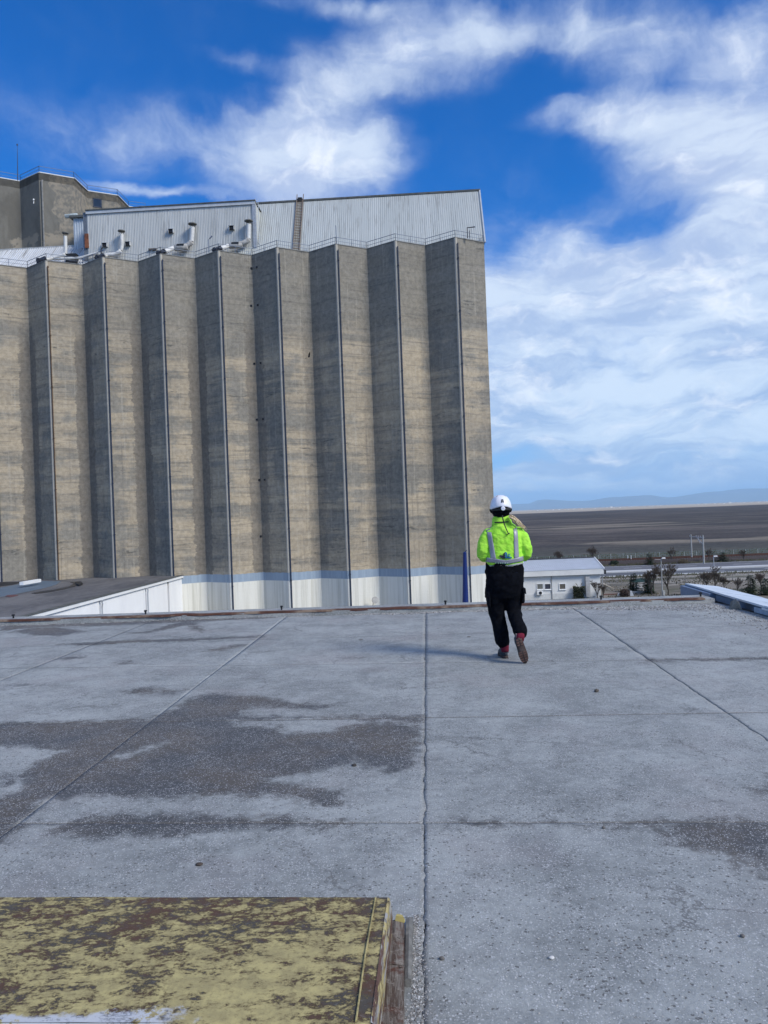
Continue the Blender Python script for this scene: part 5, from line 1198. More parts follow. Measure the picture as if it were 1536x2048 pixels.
# distant village
MH = [simple('far_white_house', (0.80, 0.79, 0.76), .8, .08, .05), simple('far_cream_house', (0.62, 0.56, 0.50), .8, .1, .05)]; MHR = simple('far_roof', (0.32, 0.22, 0.18), .8, .2, .05)
hr = random.Random(3)
protos = []
hx = [1106, 1112, 1118, 1130, 1136, 1139, 1147, 1158, 1163, 1176, 1190, 1200, 1214, 1219, 1222.5, 1227, 1240, 1244, 1249, 1253, 1262, 1296, 1304, 1312, 1321, 1330, 1398, 1404, 1411, 1425, 1430, 1437, 1448, 1455, 1460, 1472, 1488, 1498, 1503, 1511, 1517, 1526, 1533, 1060, 1075, 1090]
for i, px in enumerate(hx):
    Y = 7800 + hr.uniform(-700, 900); q = D(px, 1010, Y); q.z = GZ
    big = px in (1222.5, 1460); w_, d_, h_ = (22, 12, 12) if big else (hr.uniform(8, 17), 9, hr.uniform(5, 9))
    if px == 1219: w_ = 16
    t = root('distant_house', q, 'tiny pale gabled house of the village along the far edge of the plain', 'house', 'houses of the far village on the horizon')
    if i < 4 or big:
        b = MB(); b.box((q.x - w_ / 2, q.y - d_ / 2, GZ - 1), (q.x + w_ / 2, q.y + d_ / 2, GZ + h_)); w_o = b.build('wall', MH[i % 2 if not big else 0], t)
        b = MB(); zz = GZ + h_; b.face([(q.x - w_ / 2 - .5, q.y - d_ / 2 - .5, zz), (q.x + w_ / 2 + .5, q.y - d_ / 2 - .5, zz), (q.x + w_ / 2 + .5, q.y, zz + 3), (q.x - w_ / 2 - .5, q.y, zz + 3)])
        b.face([(q.x + w_ / 2 + .5, q.y + d_ / 2 + .5, zz), (q.x - w_ / 2 - .5, q.y + d_ / 2 + .5, zz), (q.x - w_ / 2 - .5, q.y, zz + 3), (q.x + w_ / 2 + .5, q.y, zz + 3)])
        r_o = b.build('roof', MHR if not big else MH[1], t)
        if i < 4: protos.append((w_o, r_o))
    else:
        for src in protos[i % 4]:
            c_ = src.copy(); col.objects.link(c_); c_.parent = t
# bird in flight in front of the silo
q = D(618, 713.5, 55.0); b = MB()
hd = D(620.2, 712.2, 55.0); tl_ = D(616.3, 714.6, 55.0); w1 = D(619.9, 703.2, 54.8); w2 = D(609.6, 717.6, 55.2); m1 = D(618.8, 707.5, 54.9); m2 = D(613.5, 716.2, 55.1)
ax = (hd - tl_).normalized()
b.tube([tl_, q, hd], [.012, .055, .02], 8)
bird = b.build('bird', simple('black_feathers', (0.012, 0.012, 0.014), .7), loc=q, smooth=True)
tag(bird, 'black bird flying with raised wings before the middle of the silo', 'bird')
MBF = bpy.data.materials['black_feathers']
for (mm_, ww_) in ((m1, w1), (m2, w2)):
    b = MB(); a0 = q + ax * .07; a1 = q - ax * .09
    for dz in (0, .012):
        b.face([a0 + UZ * dz, mm_ + ax * .06 + UZ * dz, ww_ + UZ * dz, mm_ - ax * .08 + UZ * dz, a1 + UZ * dz])
    b.build('wing', MBF, bird)

# ================================================================== things on our roof
# yellow hatch cover
ZH = 0.16
A, B_, C_, D_ = G(775, 1795, ZH), G(741, 2046, ZH), G(-520, 2046, ZH), G(-420, 1803, ZH)
C_.x = max(C_.x, -2.2); D_.x = C_.x
def mat_hatch(name, side=False):
    mt, nt = material(name); p = wpos(nt)
    st = nt.vm('MULTIPLY', p, (1.0, 1.7, 1.7))
    a = nt.noise(nt.vm('ADD', st, nt.vm('SCALE', nt.noise(p, 8, 3, .6, color=True), scale=.06)), 15, 9, .74, .2); c = nt.noise(nt.vm('MULTIPLY', p, (1.0, 1.3, 1.0)), 62, 8, .78, .2); l = nt.noise(p, 2.2, 3, .5)
    f = nt.m('ADD', nt.m('ADD', nt.m('MULTIPLY', a, .56), nt.m('MULTIPLY', c, .26)), nt.m('MULTIPLY', l, .24))
    ych = nt.mix(nt.mr(nt.noise(p, 13, 5, .7), .35, .65), (0.47, 0.395, 0.175), (0.33, 0.275, 0.13))
    ych = nt.mix(nt.m('MULTIPLY', nt.mr(nt.noise(p, 60, 4, .7), .5, .7), .4), ych, (0.15, 0.12, 0.06))
    thr = .548 if not side else .60
    bare = nt.m('MULTIPLY', nt.mr(f, thr - .004, thr + .030), .93)
    rust = nt.mix(nt.mr(nt.noise(p, 7, 5, .6), .42, .60), (0.085, 0.043, 0.030), (0.066, 0.058, 0.052))
    rust = nt.mix(nt.m('MULTIPLY', nt.mr(nt.noise(p, 45, 5, .75), .54, .66), .6), rust, (0.16, 0.15, 0.14))
    half = nt.m('MULTIPLY', nt.mr(f, thr - .06, thr + .005), .6)
    cc = nt.mix(half, ych, (0.12, 0.085, 0.04)); cc = nt.mix(bare, cc, rust)
    if side:
        wp_ = nt.noise(nt.vm('MULTIPLY', p, (1, .4, 2)), 11, 6, .7)
        cc = nt.mix(nt.mr(wp_, .50, .56), cc, (0.30, 0.295, 0.285)); cc = nt.mix(nt.mr(nt.noise(nt.vm('MULTIPLY', p, (1, .3, 3)), 9, 5, .7), .49, .55), cc, (0.10, 0.055, 0.04))
    else:
        x, y, z = nt.sep(p)[:3]
        wn = nt.m('ADD', y, nt.m('MULTIPLY', nt.m('SUBTRACT', nt.noise(p, 6, 6, .7), .5), .16))
        wmask = nt.m('MULTIPLY', nt.mr(wn, 2.235, 2.215), nt.mr(nt.m('ADD', x, nt.m('MULTIPLY', nt.m('SUBTRACT', nt.noise(p, 9, 5, .7), .5), .5)), -.62, -.72))
        wmask = nt.m('MULTIPLY', wmask, nt.mr(nt.noise(p, 16, 6, .7), .60, .54))
        cc = nt.mix(nt.m('MULTIPLY', wmask, .9), cc, (0.50, 0.52, 0.56))
    h = nt.m('SUBTRACT', nt.m('MULTIPLY', c, .3), nt.m('MULTIPLY', bare, .5))
    finish(nt, cc, .72, h, .004, 1, 0, .3); return mt
MHAT = mat_hatch('chipped_yellow_paint'); MHSIDE = mat_hatch('peeling_side_paint', True)
hatch = root('hatch_cover', ((A.x + C_.x) / 2, (A.y + B_.y) / 2, 0), 'low rusty steel hatch cover with flaking yellow paint on the roof', 'hatch')
b = MB()
NX_, NY_ = 70, 26
def hp(u, v):
    q = A.lerp(D_, u).lerp(B_.lerp(C_, u), v); q = q.copy()
    q.z = ZH + .0035 * mnoise.noise((q.x * 2.1, q.y * 2.1, 4)) + .0015 * mnoise.noise((q.x * 9, q.y * 9, 1)); return q
vs = [hp(i / NX_, j / NY_) for i in range(NX_ + 1) for j in range(NY_ + 1)]
b.vf(vs, [(i * (NY_ + 1) + j, i * (NY_ + 1) + j + 1, (i + 1) * (NY_ + 1) + j + 1, (i + 1) * (NY_ + 1) + j) for i in range(NX_) for j in range(NY_)])
# rolled lips on the far and near edges
for (p0, p1) in ((A, D_), (C_, B_)):
    o_ = Vector((0, .006 if p0 is A else -.006, 0)); n_ = 40
    for i in range(n_):
        a, c = p0.lerp(p1, i / n_), p0.lerp(p1, (i + 1) / n_)
        za = .002 * mnoise.noise((a.x * 3, 0, 0)); zc_ = .002 * mnoise.noise((c.x * 3, 0, 0))
        b.face([a + UZ * za, c + UZ * zc_, c + o_ + UZ * (zc_ - .002), a + o_ + UZ * (za - .002)]); b.face([a + o_ + UZ * (za - .002), c + o_ + UZ * (zc_ - .002), c + o_ - UZ * .12, a + o_ - UZ * .12])
b.build('lid', MHAT, hatch)
b = MB(); n_ = 30                                 # side skirt, wavy and torn at the bottom
pv = None
for i in range(n_ + 1):
    t = i / n_; q = A.lerp(B_, t); bot = .052 + .028 * max(0, mnoise.noise((q.y * 6, 1, 1))) + (.03 if t < .05 else 0)
    wx = .004 + .004 * mnoise.noise((q.y * 5, 3, 1))
    row = [q + Vector((0, 0, .002)), q + Vector((wx + .004, 0, -.004)), Vector((q.x + wx + .010, q.y, .11)), Vector((q.x + wx + .012, q.y, bot))]
    if pv:
        for k in range(3): b.face([pv[k], row[k], row[k + 1], pv[k + 1]])
    pv = row
b.build('side_skirt', MHSIDE, hatch, merge=True)
b = MB()
s0_, s1_ = G(751, 1797, ZH), G(712, 2044, ZH); kink = [s0_, s0_.lerp(s1_, .55) + Vector((-.004, 0, 0)), s1_]
b.tube([v_ + UZ * .003 for v_ in kink], .0032, 6); b.build('seam', simple('yellow_seam', (0.33, 0.275, 0.125), .8, .5, 22), hatch)
b = MB(); b.prism([(-2.2, B_.y + .03), (B_.x - .02, B_.y + .03), (A.x - .02, A.y - .03), (-2.2, A.y - .03)], -.02, ZH - .015); b.build('frame', MHSIDE, hatch)
# rotten timber kerb beside the hatch
MWOOD, nt = material('rotten_timber'); p = wpos(nt)
g1_ = nt.noise(nt.vm('MULTIPLY', p, (9, .7, 9)), 7, 8, .7, .6); g2_ = nt.noise(p, 30, 6, .7); g3_ = nt.noise(p, 9, 5, .65)
cc = nt.mix(nt.mr(g1_, .4, .62), (0.085, 0.060, 0.048), (0.21, 0.185, 0.16)); cc = nt.mix(nt.mr(g3_, .50, .62), cc, (0.095, 0.042, 0.030)); cc = nt.mix(nt.m('MULTIPLY', nt.mr(g2_, .52, .64), .5), cc, (0.34, 0.31, 0.27))
cc = nt.mix(nt.mr(nt.noise(p, 15, 5, .7), .62, .66), cc, (0.03, 0.025, 0.02))
finish(nt, cc, .92, nt.m('ADD', g1_, nt.m('MULTIPLY', g2_, .5)), .006, 1, 0, .15)
def wedge_line(x0a, x1a, x0b, x1b, y0, y1, zt_, name, seed, mat, n=40):
    b = MB(); pv = None
    for i in range(n + 1):
        t = i / n; y = lerp(y1, y0, t); xa, xb = lerp(x0a, x0b, t), lerp(x1a, x1b, t)
        nzv = [mnoise.noise((y * 9, k * 3.3 + seed, 1)) for k in range(4)]
        row = [Vector((xa, y, -.02)), Vector((xa, y, zt_ + .006 * nzv[0])), Vector((lerp(xa, xb, .5), y, zt_ + .005 + .008 * nzv[1])), Vector((xb + .004 * nzv[2], y, zt_ + .006 * nzv[3])), Vector((xb + .004 * nzv[2], y, -.02))]
        if pv:
            for k in range(4): b.face([pv[k], row[k], row[k + 1], pv[k + 1]])
        else: b.face(row)
        pv = row
    b.face(pv[::-1]); return b.build(name, mat, hatch, merge=True)
tA, tB = G(786, 1843, .05), G(809, 1843, .05); bA, bB = G(757, 2060, .05), G(806, 2060, .05)
yt_ = tA.y; yb_ = bA.y
ym = lerp(yt_, yb_, .48)
mx0, mx1 = lerp(tA.x, bA.x, .48), lerp(tB.x, bB.x, .48)
wedge_line(tA.x - .02, tB.x, mx0 - .02, mx1, ym + .006, yt_, .050, 'timber_kerb', 1, MWOOD)
wedge_line(mx0 - .02, mx1, bA.x - .02, bB.x, yb_ - .1, ym - .006, .056, 'timber_kerb', 5, MWOOD)
oA, oB = G(812, 1838, .02), G(826, 1838, .02); pA, pB = G(808, 2060, .02), G(818, 2060, .02)
wedge_line(oA.x, oB.x, lerp(oA.x, pA.x, .62), lerp(oB.x, pB.x, .55), lerp(oA.y, pA.y, .62), oA.y, .026, 'timber_strip', 9, simple('grey_weathered_timber', (0.17, 0.165, 0.15), .9, .35, 25))
b = MB(); q = G(797, 1838, .06); b.hexa([q + Vector(v_) * .5 for v_ in ((-.03, -.02, -.02), (.045, -.02, -.02), (.05, .02, -.02), (-.02, .03, -.02), (-.02, -.01, .03), (.04, -.01, .02), (.03, .02, .02), (-.01, .02, .03))])
b.build('paint_flake', simple('yellow_flake', (0.36, 0.30, 0.11)), hatch)

# loose chips, pebbles and gravel
MPEB = []
for i, c in enumerate(((0.42, 0.40, 0.37), (0.28, 0.27, 0.26), (0.14, 0.13, 0.12), (0.55, 0.54, 0.52))): MPEB.append(simple('pebble_%s' % ('sand', 'grey', 'dark', 'pale')[i], c, .9, .2, 30))
def pebbles(name, spots, label):
    b = MB(); r = random.Random(len(spots))
    for (x, y, s_, mi) in spots:
        b.cur = mi; vs = []
        base = [(1, 0, 0), (-1, 0, 0), (0, 1, 0), (0, -1, 0), (0, 0, 1), (0, 0, -1)]
        rot = Matrix.Rotation(r.uniform(0, 6.28), 3, 'Z') @ Matrix.Rotation(r.uniform(-.5, .5), 3, 'X')
        for v_ in base: vs.append(Vector((x, y, s_ * .25)) + rot @ Vector((v_[0] * s_ * r.uniform(.7, 1.2), v_[1] * s_ * r.uniform(.6, 1.0), v_[2] * s_ * r.uniform(.35, .6))))
        b.vf(vs, [(0, 2, 4), (2, 1, 4), (1, 3, 4), (3, 0, 4), (2, 0, 5), (1, 2, 5), (3, 1, 5), (0, 3, 5)])
    return tag(b.build(name, MPEB), label, 'gravel', kind='stuff')
r = random.Random(9); sp = []
for k in range(1900):                             # grit beside the hatch timber
    y = r.uniform(1.9, 3.0); t = (2.95 - y) / 1.0
    x = lerp(oB.x, pB.x, (oB.y - y) / (oB.y - pB.y)) + .002 + abs(r.gauss(0, .014 + .035 * max(t, 0))) + (-.02 if t > .5 and r.random() < .4 else 0)
    sp.append((x, y, r.uniform(.0016, .0048), r.choice((0, 1, 1, 2, 2, 3))))
pebbles('hatch_gravel', sp, 'loose gravel along the timber beside the hatch cover')
sp = []
for k in range(4200):                             # broken layer along the far kerb, widening towards the right corner
    x = r.uniform(-.6, 5.15); wdt = .22 + max(0, x - 2.6) * .38 + .12 * mnoise.noise((x * 1.5, 0, 0))
    y = edge_pt(x) - abs(r.triangular(0, wdt, wdt * .3)) + .01
    if r.random() < .45 and x < 2.5: continue
    sp.append((x, y, r.uniform(.005, .017), r.choice((0, 0, 1, 1, 1, 3, 2))))
for k in range(700):
    x = r.uniform(-9, -.6); y = edge_pt(x) - abs(r.gauss(0, .09)); sp.append((x, y, r.uniform(.004, .012), r.choice((0, 1, 1, 3))))
for k in range(1500):
    y = r.uniform(8.5, 12.1); x = 5.2 - abs(r.gauss(0, .22 + .25 * (y - 8.5) / 3.6)); sp.append((x, y, r.uniform(.005, .014), r.choice((0, 1, 1, 2, 3))))
pebbles('roof_gravel', sp, 'broken stone chippings along the far kerb of the roof')
sp = []
for k in range(2200):
    y = 2.2 + 9.5 * r.random() ** 1.6; x = r.uniform(-.62 * y, .62 * y); sp.append((x, y, r.uniform(.0018, .0055), r.choice((0, 1, 2, 2, 3, 3))))
pebbles('loose_chips', sp, 'scattered stone chips on the roof slabs')
def stone(px, py, s_, lab, mat, sq=.6, name='stone'):
    q = G(px, py); b = MB(); r = random.Random(int(px))
    bm = bmesh.new(); bmesh.ops.create_icosphere(bm, subdivisions=2, radius=1)
    for v_ in bm.verts: v_.co = Vector((v_.co.x, v_.co.y * .8, v_.co.z * sq)) * s_ * (1 + .35 * mnoise.noise(v_.co * 1.4 + Vector((px, 0, 0))))
    b.vf([q + v_.co + UZ * s_ * sq * .7 for v_ in bm.verts], [tuple(v_.index for v_ in f_.verts) for f_ in bm.faces]); bm.free()
    tag(b.build(name, mat, loc=q, smooth=True), lab, 'stone' if name == 'stone' else name.replace('_', ' '))
stone(398, 1730, .017, 'flat dark brown stone on the slab above the hatch cover', simple('brown_stone', (0.07, 0.055, 0.045), .8), .35)
stone(1193, 1384, .020, 'small brown stone on the slab right of the walking person', simple('tan_stone', (0.10, 0.085, 0.07)), .8)
stone(708, 1532, .018, 'small dark stone on the damp patch left of the middle joint', simple('dark_stone', (0.05, 0.045, 0.04)), .45)
stone(1207, 2057 - 400, .009, 'tiny dark pebble just below the second joint line at right', MPEB[2], .8)
stone(884, 1919, .010, 'small black pebble on the near slab right of the hatch', MPEB[2], .7)
stone(1103, 1917, .011, 'small white chip of stone on the near slab', MPEB[3], .5)
stone(1485, 1874, .009, 'black pebble on the near slab close to the right edge', MPEB[2], .7)
stone(938, 1274, .024, 'thin dark flake lying on the slab left of the person', MPEB[2], .2)
stone(722, 1280, .030, 'flat dark scrap on the slab in the far middle', MPEB[2], .15)
stone(767, 1221, .05, 'dark curled scrap against the far kerb left of the middle joint', MPEB[2], .35)
for (px, py, lab) in ((13, 1240, 'leftmost black bolt stub standing on the far kerb'), (293, 1227, 'black bolt stub on the far kerb in front of the warehouse wall'), (565.5, 1217, 'black bolt stub on the far kerb left of centre'),
                      (889, 1206, 'black bolt stub on the far kerb left of the person'), (1195, 1196, 'black hook on the far kerb below the office sapling'), (1384, 1188, 'black bolt stub near the right end of the far kerb')):
    q = G(px, py, .08); q.y = edge_pt(q.x) + .3; q.z = .075; b = MB(); b.tube([q, q + UZ * .07], [.014, .017], 7); b.box((q.x - .021, q.y - .02, q.z + .045), (q.x + .021, q.y + .02, q.z + .066)) 
    tag(b.build('bolt_stub', DARK, loc=q), lab, 'bolt')
# wedge of broken concrete leaning on the parapet
b = MB(); q0 = G(1453, 1217); q1 = G(1487, 1220)
b.hexa([(q0.x - .02, q0.y - .05, 0), (q1.x - .02, q1.y - .02, 0), (5.24, q1.y + .22, 0), (5.20, q0.y + .12, 0), (q0.x + .07, q0.y, .03), (q1.x - .06, q1.y + .02, .13), (5.235, q1.y + .2, .15), (5.21, q0.y + .1, .10)])
tag(b.build('concrete_wedge', simple('mossy_concrete', (0.20, 0.19, 0.165), .9, .4, 9), loc=(q0.x, q0.y, 0), bevel=.012), 'broken wedge of concrete leaning on the blue side parapet', 'rubble')
# ================================================================== PERSON walking away
PY = 8.12
FO = G(1010, 1322); FO.x = D(1010, 1322, PY).x; FO.y = PY; FO.z = 0
person = root('person', FO, 'person in white hard hat, neon yellow jacket and black trousers walking away', 'person')
def loft(rings, seg=20):
    """rings: (centre, rx, ry, axis_up(optional)) -> closed tube MB data"""
    vs, fs = [], []; n = len(rings)
    for i, rg in enumerate(rings):
        c = Vector(rg[0]); rx, ry = rg[1], rg[2]
        if len(rg) > 3: d = Vector(rg[3]).normalized()
        else: d = (Vector(rings[min(i + 1, n - 1)][0]) - Vector(rings[max(i - 1, 0)][0])).normalized()
        u = Vector((1, 0, 0)); u = (u - d * u.dot(d)).normalized() if abs(d.x) < .95 else (Vector((0, 1, 0)) - d * d.y).normalized()
        w = d.cross(u)
        for k in range(seg):
            a = 2 * math.pi * k / seg; ca, sa = math.cos(a), math.sin(a)
            e = .82
            x = math.copysign(abs(ca) ** e, ca); y = math.copysign(abs(sa) ** e, sa)
            vs.append(FO + c + u * x * rx + w * y * ry)
    for i in range(n - 1):
        for k in range(seg):
            k2 = (k + 1) % seg; fs.append((i * seg + k, i * seg + k2, (i + 1) * seg + k2, (i + 1) * seg + k))
    fs.append(tuple(range(seg - 1, -1, -1))); fs.append(tuple((n - 1) * seg + k for k in range(seg)))
    return vs, fs
def cloth(o, voxel, folds, smooth_it=6, fscale=.12, stretch=None):
    m_ = o.modifiers.new('remesh', 'REMESH'); m_.mode = 'VOXEL'; m_.voxel_size = voxel; m_.use_smooth_shade = True
    m_ = o.modifiers.new('smooth', 'SMOOTH'); m_.factor = .6; m_.iterations = smooth_it
    for (sc_, st) in folds:
        tx = bpy.data.textures.new('folds', 'CLOUDS'); tx.noise_scale = sc_; tx.noise_depth = 2
        m_ = o.modifiers.new('folds', 'DISPLACE'); m_.texture = tx; m_.strength = st; m_.mid_level = .5
        if stretch is not None: m_.texture_coords = 'OBJECT'; m_.texture_coords_object = stretch
MSKIN = simple('skin', (0.50, 0.32, 0.24), .5, .08, 20)
# --- body: one skinned figure under the clothes
V = [ (0.035,.02,.93), (0.035,.03,1.12), (0.03,.03,1.34), (0.03,.03,1.46), (0.025,.03,1.54), (0.02,.04,1.63), (0.02,.035,1.74),   # 0-6 spine, neck, head
      (-.13,.03,1.38), (-.185,.01,1.14), (-.07,.22,1.12), (-.02,.27,1.13),        # 7-10 left arm, wrist, palm
      (.20,.03,1.38), (.265,.01,1.13), (.14,.22,1.12), (.09,.27,1.13),           # 11-14 right arm
      (-.055,.02,.88), (-.045,.09,.50), (-.0,.05,.10), (0.0,.16,.03),             # 15-18 left leg
      (.125,.02,.88), (.115,.06,.52), (.11,-.28,.30), (.125,-.30,.14)]            # 19-22 right leg
E = [(0,1),(1,2),(2,3),(3,4),(4,5),(5,6),(2,7),(7,8),(8,9),(9,10),(2,11),(11,12),(12,13),(13,14),(0,15),(15,16),(16,17),(17,18),(0,19),(19,20),(20,21),(21,22)]
RD = [.12,.115,.12,.055,.05,.085,.07,.05,.038,.026,.032,.05,.038,.026,.032,.075,.05,.035,.035,.075,.05,.035,.035]
for base_i, sx in ((10, 1), (14, -1)):             # five separate fingers each, curled round a phone
    for k in range(5):
        c0 = Vector(V[base_i]); 
        if k == 4: pts = [c0 + Vector((sx * .012, -.01, .03)), c0 + Vector((sx * .035, .005, .05)), c0 + Vector((sx * .05, .01, .052))]
        else:
            zz = -.026 + k * .0175; L = (.055, .068, .072, .064)[k]
            pts = [c0 + Vector((sx * .02, .03, zz)), c0 + Vector((sx * .035, .03 + L * .45, zz)), c0 + Vector((sx * .062, .025 + L * .35, zz))]
        i0 = len(V); V += [tuple(q_) for q_ in pts]; RD += [.009, .008, .007]; E += [(base_i, i0), (i0, i0 + 1), (i0 + 1, i0 + 2)]
me = bpy.data.meshes.new('body'); me.from_pydata([tuple(Vector(v_)) for v_ in V], E, []); body = bpy.data.objects.new('body', me); col.objects.link(body); body.parent = person
me.materials.append(MSKIN)
sk = body.modifiers.new('skin', 'SKIN'); sub = body.modifiers.new('sub', 'SUBSURF'); sub.levels = 1; sub.render_levels = 2
for i, v_ in enumerate(me.skin_vertices[0].data): v_.radius = (RD[i], RD[i]); v_.use_root = (i == 0)
def pbuild(name, parts, mat, parent=None, **kw):
    b = MB()
    for pr in parts: b.vf(*pr)
    return b.build(name, mat, parent or person, smooth=True, **kw)
# --- face (turned away), ears
fc = pbuild('face', [loft([((.02,.055,1.545), .04, .035), ((.02,.055,1.57), .062, .06), ((.02,.055,1.61), .072, .08), ((.02,.05,1.66), .076, .09), ((.02,.045,1.70), .072, .088), ((.02,.04,1.73), .05, .06)]),
                     loft([((.02,.12,1.60), .012, .02), ((.02,.145,1.61), .012, .014), ((.02,.135,1.645), .007, .012)], 8)], MSKIN)
for sx in (-1, 1):
    b = MB(); c = FO + Vector((.02 + sx * .028, .134, 1.655)); b.tube([c, c + Vector((0, .004, 0))], [.012, .006], 10); b.build('eye', DARK, fc)
b = MB(); c = FO + Vector((.02, .138, 1.58)); b.beam(c - Vector((.02, 0, 0)), c + Vector((.02, 0, 0)), .008, .01); b.build('mouth', simple('lips', (0.4, 0.14, 0.12), .5), fc)
# --- trousers
MTR, nt = material('black_work_trousers'); p = wpos(nt)
finish(nt, nt.mix(nt.mr(nt.noise(p, 25, 5, .6), .35, .65), (0.0030, 0.0034, 0.0055), (0.0055, 0.0065, 0.010)), .95, nt.noise(p, 300, 2, .5), .001, .5, 0, .08)
tor = loft([((.033,.02,.50 + .45), .150, .115), ((.033,.015,.98), .188, .132), ((.033,.02,1.02), .193, .130), ((.033,.02,1.05), .180, .120)], 28)
pel = loft([((.025,.015,.66), .135, .105), ((.028,.010,.74), .172, .128), ((.030,.000,.82), .196, .142), ((.032,.000,.90), .203, .145), ((.033,.01,.97), .200, .135)], 28)
L1 = loft([((-.060,.02,.86), .105, .115), ((-.072,.03,.72), .112, .115), ((-.070,.055,.58), .094, .098), ((-.055,.075,.46), .079, .088), ((-.035,.055,.34), .078, .085), ((-.020,.03,.24), .080, .083), ((-.014,.015,.175), .078, .080), ((-.004,.01,.145), .060, .064), ((.002,.005,.12), .046, .052)], 22)
R1 = loft([((.125,.02,.86), .105, .115), ((.130,.03,.72), .108, .112), ((.122,.045,.60), .090, .095), ((.120,.02,.50), .078, .086, (0,-.4,-1)), ((.121,-.09,.43), .070, .078, (0,-.9,-.9)), ((.126,-.17,.375), .070, .076, (0,-1,-.85)), ((.138,-.225,.33), .074, .074, (0,-1,-.85)), ((.140,-.262,.298), .062, .060, (0,-1,-.85)), ((.128,-.285,.28), .045, .045, (0,-1,-.85))], 22)
trs = pbuild('trousers', [pel, tor, L1, R1], MTR)
fold_obj = person
cloth(trs, .011, [(.07, .022), (.025, .006)], 3)
for (x0, y0, z0, sx) in ((-.160, .0, .66, -1), (.222, .0, .69, 1)):
    b = MB(); c = FO + Vector((x0, y0, z0)); b.hexa([c + Vector((sx * k[0], k[1], k[2])) for k in ((-.02, -.075, -.10), (.008, -.065, -.085), (.008, .07, -.085), (-.02, .075, -.1), (-.02, -.075, .06), (.012, -.07, .06), (.012, .07, .06), (-.02, .075, .06))])
    pk_ = b.build('cargo_pocket', MTR, trs, bevel=.012)
    b = MB(); b.hexa([c + Vector((sx * k[0], k[1], k[2])) for k in ((-.01, -.082, .025), (.024, -.075, .0), (.024, .078, .0), (-.01, .082, .03), (-.02, -.08, .075), (.018, -.075, .07), (.018, .075, .07), (-.02, .08, .075))]); b.build('pocket_flap', MTR, trs, bevel=.006)
# --- black sweater hem under the jacket
MSW = simple('black_fleece', (0.0035, 0.004, 0.006), .95, .3, 30, 0, .08)
hem = pbuild('sweater_hem', [loft([((.034,.015,.915), .208, .146), ((.034,.012,.94), .213, .150), ((.036,.012,.99), .205, .146), ((.036,.015,1.05), .200, .142)], 30)], MSW)
cloth(hem, .010, [(.06, .02)], 2)
# --- jacket
MJK, nt = material('fluorescent_yellow_fabric'); p = wpos(nt)
jf = nt.noise(p, 14, 4, .6)
finish(nt, nt.mix(nt.mr(jf, .35, .65), (0.31, 0.72, 0.045), (0.44, 0.84, 0.075)), .75, nt.noise(nt.vm('MULTIPLY', p, (1, 1, 1.6)), 22, 3, .5), .012, .6, 0, .2, .1)
torso = loft([((.038,.02,.978), .188, .130), ((.038,.02,1.000), .190, .128), ((.038,.012,1.045), .207, .142), ((.038,.005,1.085), .207, .150), ((.038,.008,1.15), .192, .142), ((.038,.012,1.25), .196, .140), ((.036,.012,1.33), .203, .132), ((.034,.015,1.375), .190, .118), ((.032,.02,1.415), .150, .100), ((.030,.03,1.450), .105, .085), ((.028,.035,1.475), .085, .078)], 32)
def arm(sx, cx):
    sh_ = (cx + sx * .165, .02, 1.385); el_ = (cx + sx * .228, -.015, 1.135)
    return loft([((cx + sx * .09, .02, 1.375), .060, .075, (sx, 0, -.5)), ((cx + sx * .140, .02, 1.355), .068, .080, (sx * .9, 0, -.8)), ((cx + sx * .182, .012, 1.31), .072, .078, (sx * .5, 0, -1)), ((cx + sx * .215, .0, 1.25), .069, .074, (sx * .25, -.1, -1)),
                 ((cx + sx * .228, -.012, 1.18), .066, .071, (sx * .05, -.05, -1)), ((cx + sx * .226, -.005, 1.13), .064, .066, (-sx * .3, .6, -.8)), ((cx + sx * .205, .035, 1.10), .058, .060, (-sx * .6, 1, -.25)), ((cx + sx * .165, .10, 1.10), .052, .054, (-sx * .6, 1, 0)), ((cx + sx * .115, .17, 1.11), .046, .046, (-sx * .6, 1, .1)), ((cx + sx * .09, .205, 1.115), .036, .036, (-sx * .6, 1, .1))], 20)
jk = pbuild('jacket', [torso, arm(-1, .030), arm(1, .046)], MJK)
cloth(jk, .008, [(.11, .030), (.045, .012), (.02, .004)], 3)
b = MB(); b.vf(*loft([((.028,.030,1.440), .112, .098), ((.028,.030,1.465), .108, .096), ((.026,.034,1.50), .102, .092), ((.025,.036,1.528), .097, .088), ((.025,.038,1.530), .080, .070)], 28)); collar = b.build('collar', MJK, jk, smooth=True)
def on_back(name, polys, mat, parent, off=.004, subd=5, target=None, yb=-.45):
    """thin pieces laid on the back of the jacket: (x, z) outlines in local metres, pushed onto the cloth by shrinkwrap"""
    b = MB()
    for pl in polys:
        (x0, z0), (x1, z1), (x2, z2), (x3, z3) = pl; n = subd; m_ = max(2, int(subd * 2.2))
        g = [[Vector((lerp(lerp(x0, x1, i / n), lerp(x3, x2, i / n), j / m_), yb, lerp(lerp(z0, z1, i / n), lerp(z3, z2, i / n), j / m_))) + FO for j in range(m_ + 1)] for i in range(n + 1)]
        i0 = [q_ for rw_ in g for q_ in rw_]
        b.vf(i0, [(i * (m_ + 1) + j, (i + 1) * (m_ + 1) + j, (i + 1) * (m_ + 1) + j + 1, i * (m_ + 1) + j + 1) for i in range(n) for j in range(m_)])
    o = b.build(name, mat, parent, smooth=True)
    s_ = o.modifiers.new('wrap', 'SHRINKWRAP'); s_.target = target or jk; s_.wrap_method = 'PROJECT'; s_.use_project_x = False; s_.use_project_y = True; s_.use_positive_direction = True; s_.use_negative_direction = False; s_.offset = off; s_.wrap_mode = 'ABOVE_SURFACE'
    so_ = o.modifiers.new('thick', 'SOLIDIFY'); so_.thickness = .002; so_.offset = 1
    return o
